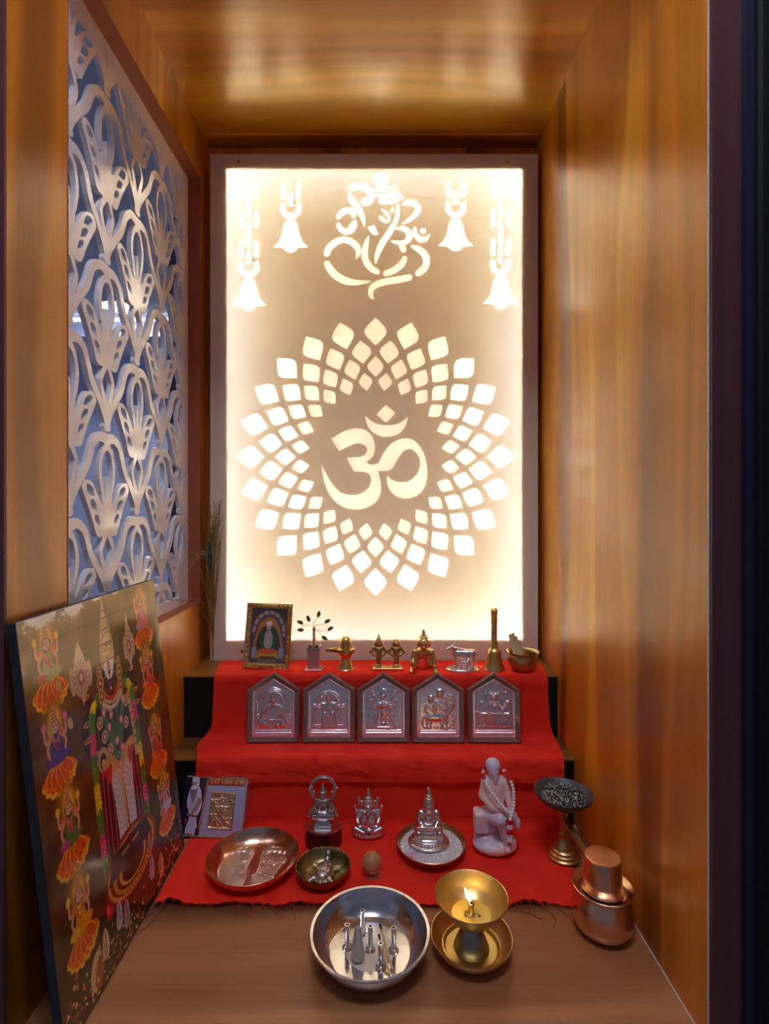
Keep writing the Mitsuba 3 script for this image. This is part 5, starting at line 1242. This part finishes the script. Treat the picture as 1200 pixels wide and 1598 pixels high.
for k in range(13): P.append(('e!', -18 + 3 * k, -16.4, 36.5, 1.5, 1.5, 2.4))
solo('seated_figure', figure(P, 1.6, .85, .22, 2.2, flat_base=0), 'mat_silver', 'silver seated figure with a tall ringed cap, set in the plate of white grains', 'figurine', True, M=xf((.0765, .900, ZF + .0125), s=.94))

# white marble saint seated on a rock, with a bead garland
def marble(p, n, uv):
    t = mikit.fbm(p.x * 26 + 3, p.y * 26, p.z * 26, 4)
    u = mikit.fbm(p.x * 34, p.y * 34 + 9, p.z * 22, 3)
    col = mikit.mix(mi.Color3f(.84, .66, .62), mi.Color3f(.62, .56, .70), mikit.smoothstep(.42, .72, t))
    return mikit.mix(col, mi.Color3f(.84, .48, .40), mikit.smoothstep(.50, .72, u) * .7)
principled('mat_marble', mikit.proc(marble), .38, spec=.5)
sg = thing('marble_saint', 'pinkish marble figurine of a bearded man seated on a rock, wearing a bead garland', 'figurine')
AM = xf((.1925, .902, ZF))
P = [('e', -1, 0, 11, 38, 28, 14), ('e', -15, 4, 20, 22, 18, 12), ('e', 16, -2, 18, 20, 19, 10), ('b', -24, 2, 50, 13, 14, 18, 5, 0, 0, 0), ('b', -8, 8, 46, 14, 12, 20, 8), ('e', 0, 4, 66, 20, 14, 14),
     ('c', 0, 4, 66, -1, 3, 108, 17, 16), ('c', -13, 2, 120, 10, 2, 118, 9, 9), ('e', -1, 0, 112, 18, 12, 18), ('c', -3, -1, 124, -4, -4, 138, 8, 8), ('e', -5, -5, 146, 11.4, 11.6, 12.8), ('e', -5, -2, 150, 12.2, 12, 9.4), ('c', -4, -12, 140, -2, -14, 128, 6, 3.4),
     ('e!', -5, -16, 145, 1.8, 2.4, 3), ('e!', -9, -14, 148, 2, 1.2, 1.2), ('e!', -1.4, -14, 148, 2, 1.2, 1.2),
     ('c', -17, 0, 118, -22, -2, 96, 8, 7), ('c', -22, -2, 96, -8, -15, 82, 7, 6), ('c', -8, -15, 82, 8, -18, 76, 5.6, 4.6), ('c', 14, 0, 118, 21, -2, 98, 8, 7), ('c', 21, -2, 98, 24, -12, 78, 6.6, 5.6),
     ('c', -8, -4, 62, 4, -20, 64, 13, 11), ('c', 4, -20, 64, 12, -18, 36, 9, 6.4), ('c', 12, -18, 36, 15, -20, 20, 6, 5), ('e', 16, -24, 15, 5, 8, 4.4),
     ('c', 8, -2, 64, 24, -15, 68, 12, 9), ('c', 24, -15, 68, 33, -16, 60, 8, 6), ('e', 34, -18, 55, 5, 5, 9)]
for k in range(5): P.append(('-c!', -10 + 5 * k, -17 + abs(k - 2), 108, -2 + 2.6 * k, -19, 84, .8, .8))
for k in range(4): P.append(('-c!', -14 + 4 * k, -16, 60 - 2 * k, 2 + 3 * k, -23, 44, .7, .7))
part(sg, 'figure', figure(P, 3.2, 1.05, .35, 5, flat_base=0), 'mat_marble', True, AM)
gl = thing('bead_garland', 'white and red bead garland hanging round the neck of the marble saint', 'garland')
principled('mat_bead_white', rgb(.86, .84, .82), .25)
principled('mat_bead_red', rgb(.55, .02, .02), .25)
loop = catmull([(17, -11, 70), (11, -22, 82), (-3, -22, 102), (-14, -17, 118), (-19, -10, 128), (-19, 0, 136), (-16, 9, 140), (-4, 14, 141), (8, 11, 139), (13, 2, 137), (19, -6, 130), (24, -12, 116), (25, -14, 98), (23, -18, 84), (17, -26, 70)], 14)
loop[:, 1] -= np.where(loop[:, 1] < 0, 3.2, 0); loop[:, 0] *= 1.12
acc = np.r_[0, np.cumsum(np.linalg.norm(np.diff(loop, axis=0), axis=1))]
bw = mikit.ply(trimesh.creation.icosphere(1, .0031), 'mat_bead_white', smooth=True); br = mikit.ply(trimesh.creation.icosphere(1, .0034), 'mat_bead_red', smooth=True)
nb = int(acc[-1] / 5.2)
for k in range(nb):
    p = [np.interp(acc[-1] * k / (nb - 1), acc, loop[:, q]) for q in range(3)]
    red = 127 < p[2] < 141 and k % 5 not in (2,)
    part_from(gl, 'bead', br if red else bw, AM @ T().translate([p[0] * .001, p[1] * .001, p[2] * .001]))
for k in range(9):
    part_from(gl, 'bead', br if k in (0, 1, 4, 5) else bw, AM @ T().translate([.0165, -.0265 - .0001 * k, .066 - .0042 * k]))
    part_from(gl, 'bead', br if k in (0, 1, 4, 5) else bw, AM @ T().translate([.0212, -.0255 - .0001 * k, .0655 - .0042 * k]))

# incense burner on a foot, with its long flat handle
db = thing('incense_burner', 'tall brass incense burner with a black cup of ash, by the right wall', 'incense burner')
DM = xf((.3045, .884, ZF), s=.001)
part(db, 'foot', lathe([(0, 0), (25, 0), (26.5, 1.5), (26.5, 4), (24, 6), (23.6, 9), (20.4, 11), (20, 14), (16.8, 16.5), (16, 20), (12, 25), (8, 31), (6.8, 34), (8.4, 37), (8.4, 40), (6.2, 43), (5.8, 60), (7, 70), (11, 80), (12, 84), (0, 84)], 48), 'mat_brass_old', 30, DM)
part(db, 'cup', lathe([(0, 82), (10, 82), (22, 87), (35, 94), (46, 104.5), (48.4, 109), (48.4, 110.4), (46.6, 110.4), (43, 106.6), (34, 98), (0, 95)], 64), 'mat_iron', 30, DM, label='black cup of the burner')
hp = catmull([(-4, -4, 74), (1, -12, 66), (8, -34, 56), (15, -60, 46), (20, -80, 38), (21, -88, 34)], 8)
def strap(path, w, t):
    p = np.asarray(path, float); d = np.gradient(p, axis=0); d /= np.linalg.norm(d, axis=1, keepdims=True)
    sd = np.cross(d, [0, 0, 1.0]); sd /= np.linalg.norm(sd, axis=1, keepdims=True); nn = np.cross(sd, d)
    w = np.broadcast_to(w, (len(p),))[:, None]
    v = np.stack([p + sd * w / 2 + nn * t / 2, p - sd * w / 2 + nn * t / 2, p - sd * w / 2 - nn * t / 2, p + sd * w / 2 - nn * t / 2], 1).reshape(-1, 3)
    F = []
    for i in range(len(p) - 1):
        for j in range(4):
            a, b2, c2, d2 = i * 4 + j, i * 4 + (j + 1) % 4, (i + 1) * 4 + (j + 1) % 4, (i + 1) * 4 + j
            F += [(a, b2, c2), (a, c2, d2)]
    e = (len(p) - 1) * 4
    F += [(0, 2, 1), (0, 3, 2), (e, e + 1, e + 2), (e, e + 2, e + 3)]
    m = trimesh.Trimesh(v, F, process=False); trimesh.repair.fix_normals(m)
    return m
hk = part(db, 'handle', strap(hp, np.linspace(8, 11, len(hp)), 4.5), 'mat_brass_old', M=DM)
part(hk, 'rivet', lathe([(0, 3), (2.4, 2.2), (3.4, 0)], 16), 'mat_iron', True, DM @ T().translate([19, -76, 41.5]))
V, F, off = [], [], 0
for k in range(560):
    r, a = 39 * math.sqrt(gr.random()), gr.uniform(0, 6.283)
    s = gr.uniform(.6, 1.0)
    m = ico.vertices * np.array([4.6, 1.0, .8]) * s @ _rot(gr.uniform(-50, 50), gr.uniform(-40, 40), gr.uniform(0, 360)).T + [r * math.cos(a), r * math.sin(a), 103 - (r / 39) ** 2 * 1.5 + gr.uniform(-1.5, 3)]
    V.append(m); F.append(ico.faces + off); off += len(m)
principled('mat_ash', mikit.proc(lambda p, n, uv: mikit.mix(mi.Color3f(.012, .012, .012), mi.Color3f(.56, .52, .46), mikit.smoothstep(.50, .62, mikit.noise(p.x * 420, p.y * 420, p.z * 420)))), .9)
core = lathe([(0, 102.5), (20, 102), (36, 100), (39, 99)], 32)
V.append(core.vertices); F.append(core.faces + off)
solo('ash', trimesh.Trimesh(np.vstack(V), np.vstack(F), process=False), 'mat_ash', 'black and grey ash and burnt dhoop bits heaped in the burner cup', 'ash', kind='stuff', M=DM)

# steel bowl with incense tubes
sb = thing('steel_bowl', 'shiny steel incense bowl with five upright stick holders, at the front of the platform', 'incense bowl')
BX, BY, BZ = -.0193, .695, .0006
SBM = xf((BX, BY, BZ), s=.001)
part(sb, 'bowl', lathe([(0, 0), (53, 0), (58, 1.4), (66, 7), (72.6, 16), (75.8, 25), (77, 28.6), (80.2, 30), (80.6, 31.4), (79.8, 32.4), (76, 31.8), (74.4, 28.4), (73, 25), (70, 17), (64, 9), (57, 3.8), (53.6, 2.6), (52.4, 3.2), (0, 2.6)], 96), 'mat_steel', 30, SBM)
hm = lathe([(0, 0), (7, 0), (7.2, 1), (6.4, 2.4), (4, 3.4), (3.2, 5), (3.1, 31), (3.3, 32), (2.0, 32), (1.9, 24), (0, 24)], 24)
hd = mikit.ply(hm, 'mat_steel', smooth=30)
principled('mat_soot', rgb(.10, .085, .07), .8)
for x, y in ((-.0305, .723), (-.0503, .699), (-.0189, .696), (-.0050, .6686), (.0120, .694)):
    part_from(sb, 'stick_holder', hd, T().translate([x, y, BZ + .0026]).scale(.001))
principled('mat_wax_film', mikit.proc(lambda p, n, uv: mikit.mix(mi.Color3f(.70, .62, .48), mi.Color3f(.12, .10, .07), mikit.smoothstep(.60, .74, mikit.fbm(p.x * 60, p.y * 60 + 3, 1.1, 3)))), .55)
dr_ = lathe([(0, 2.9), (47, 3.0), (51, 2.95)], 64)
a = np.arctan2(dr_.vertices[:, 1], dr_.vertices[:, 0]); dr_.vertices[:, :2] *= (1 + .03 * np.sin(a * 5) - .03)[:, None]
part(sb, 'ash_film', dr_, 'mat_wax_film', M=SBM, label='cream ash film stained with soot on the bottom')
principled('mat_cone', mikit.proc(lambda p, n, uv: mikit.mix(mi.Color3f(.30, .28, .27), mi.Color3f(.46, .43, .40), mikit.fbm(p.x * 200, p.y * 200, p.z * 60))), .8)
solo('incense_cone', lathe([(0, 0), (5, .2), (8, 2.4), (8.8, 6), (8.2, 13), (6.4, 25), (4.8, 36), (4, 42), (2.6, 44), (0, 44.4)], 32), 'mat_cone', 'grey tapered incense cone standing in the steel bowl among the holders', 'incense cone', True, M=xf((-.0350, .680, BZ + .0032), s=.001))
principled('mat_match', srgb(214, 178, 118), .7)
for k, (a_, b_) in enumerate((((.0102, .6640, BZ + .0046), (-.0062, .7060, .0300)), ((.0066, .6580, BZ + .0046), (-.0078, .6940, .0255)))):
    mt = thing('matchstick', ('burnt matchstick leaning in the steel bowl, its charred tip higher' if k == 0 else 'burnt matchstick leaning in the steel bowl, its tip lower than the other'), 'matchstick', 'burnt matchsticks in the steel bowl')
    a_, b_ = np.array(a_), np.array(b_)
    t1 = a_ + (b_ - a_) * .86
    part(mt, 'stick', strap(np.array([a_, (a_ + t1) / 2, t1]), .0022, .0022), 'mat_match')
    part(mt, 'burnt_tip', tube([t1, t1 + (b_ - t1) * .5, b_, b_ + (b_ - t1) * .05], [.0012, .0012, .0016, .0006], 7), 'mat_char', True, label='charred black tip')

# oil lamp: cup and saucer in one piece of brass
ol = thing('oil_lamp', 'lit brass oil lamp, its flared cup standing in a saucer beside the steel bowl', 'oil lamp')
OM = xf((.1170, .700, .0006), s=.001)
part(ol, 'saucer', lathe([(0, 0), (34, 0), (38, 1), (47, 8), (53, 16), (54.6, 20.4), (54.4, 21.4), (53.2, 21.2), (50.6, 16.8), (45, 10), (39.6, 6.8), (37.6, 7.2), (36, 6), (34.6, 3.6), (0, 3)], 80), 'mat_brass', 30, OM)
part(ol, 'stem', lathe([(0, 3), (24, 3), (24, 4.4), (21, 12), (15, 25), (10.4, 33), (9.6, 36), (11.4, 38), (0, 38)], 48), 'mat_stem', 30, OM, label='dark conical stem')
part(ol, 'cup', lathe([(0, 36), (10, 36), (22, 41), (33, 50), (42, 60), (48.4, 71), (49.6, 73.4), (49.2, 74.2), (47.8, 73.4), (45.4, 69), (44.8, 68.6), (40.4, 60.8), (36.4, 56), (35.8, 55.4), (31, 51), (21, 44), (10, 41), (0, 40.6)], 80), 'mat_brass', 30, OM)
principled('mat_oil', rgb(.52, .36, .06), .06)
principled('mat_stem', rgb(.30, .29, .25), .3, 1.0)
oil = lathe([(0, 48.2), (26.4, 48.2)], 48)
part(ol, 'oil', oil, 'mat_oil', M=OM, label='yellow oil pool')
part(ol, 'wick_holder', figure([('e', -3, -3, 46, 8, 6, 5), ('e', 7, -4, 46, 6, 4, 4), ('c', -1, -2, 48, 0, 0, 60, 5, 3.6), ('t', 0, 0, 61.5, 3.6, 1.5), ('e', -6, 3, 45, 5, 5, 4)], 2, .8, .4, 2.5), 'mat_brass_old', True, xf((.1170, .700, .0006)))
wk = part(ol, 'wick', tube(np.array([(0, 0, 58), (-.5, 0, 64), (-1.5, 0, 68)]) * .001 + [.1170, .700, .0006], [.0024, .0022, .0012], 8), 'mat_char', True, label='charred wick')
fl = lathe([(0, 0), (1.6, .8), (3.0, 3.4), (3.4, 6.4), (2.9, 10), (1.8, 14), (.8, 17.6), (0, 19.5)], 20)
v = fl.vertices; v[:, 0] -= v[:, 2] ** 1.15 * .26
part(wk, 'flame', fl, 'mat_paper', True, xf((.1156, .700, .0650), s=.001), label='small bright flame', emitter={'type': 'area', 'radiance': rgb(*FLAME)})

# copper water pot with its cup upside down on top
solo('copper_pot', lathe([(0, 0), (22, 0), (30, 2), (37, 8), (40.6, 18), (41.2, 28), (39.6, 40), (36.6, 49), (34.4, 54), (34.6, 56), (38, 58.6), (40.8, 61.4), (41.2, 63), (40.2, 63.6), (36, 61.4), (32.6, 59.6), (31, 58), (30.6, 50), (0, 49)], 72), 'mat_copper',
     'round copper water pot with a wide rim beside the right wall', 'pot', 30, M=xf((.3080, .733, .0006), s=.001))
solo('copper_cup', lathe([(0, 46), (21.6, 46), (23.6, 45.2), (24.4, 43.6), (25.2, 24), (26.2, 6), (27.6, 1.2), (28.6, 0), (27.2, 0), (25.4, 5), (23, 40), (0, 42)], 56), 'mat_copper', 'copper cup turned upside down in the mouth of the copper pot', 'cup', 30, M=xf((.3080, .733, .0598), s=.001))
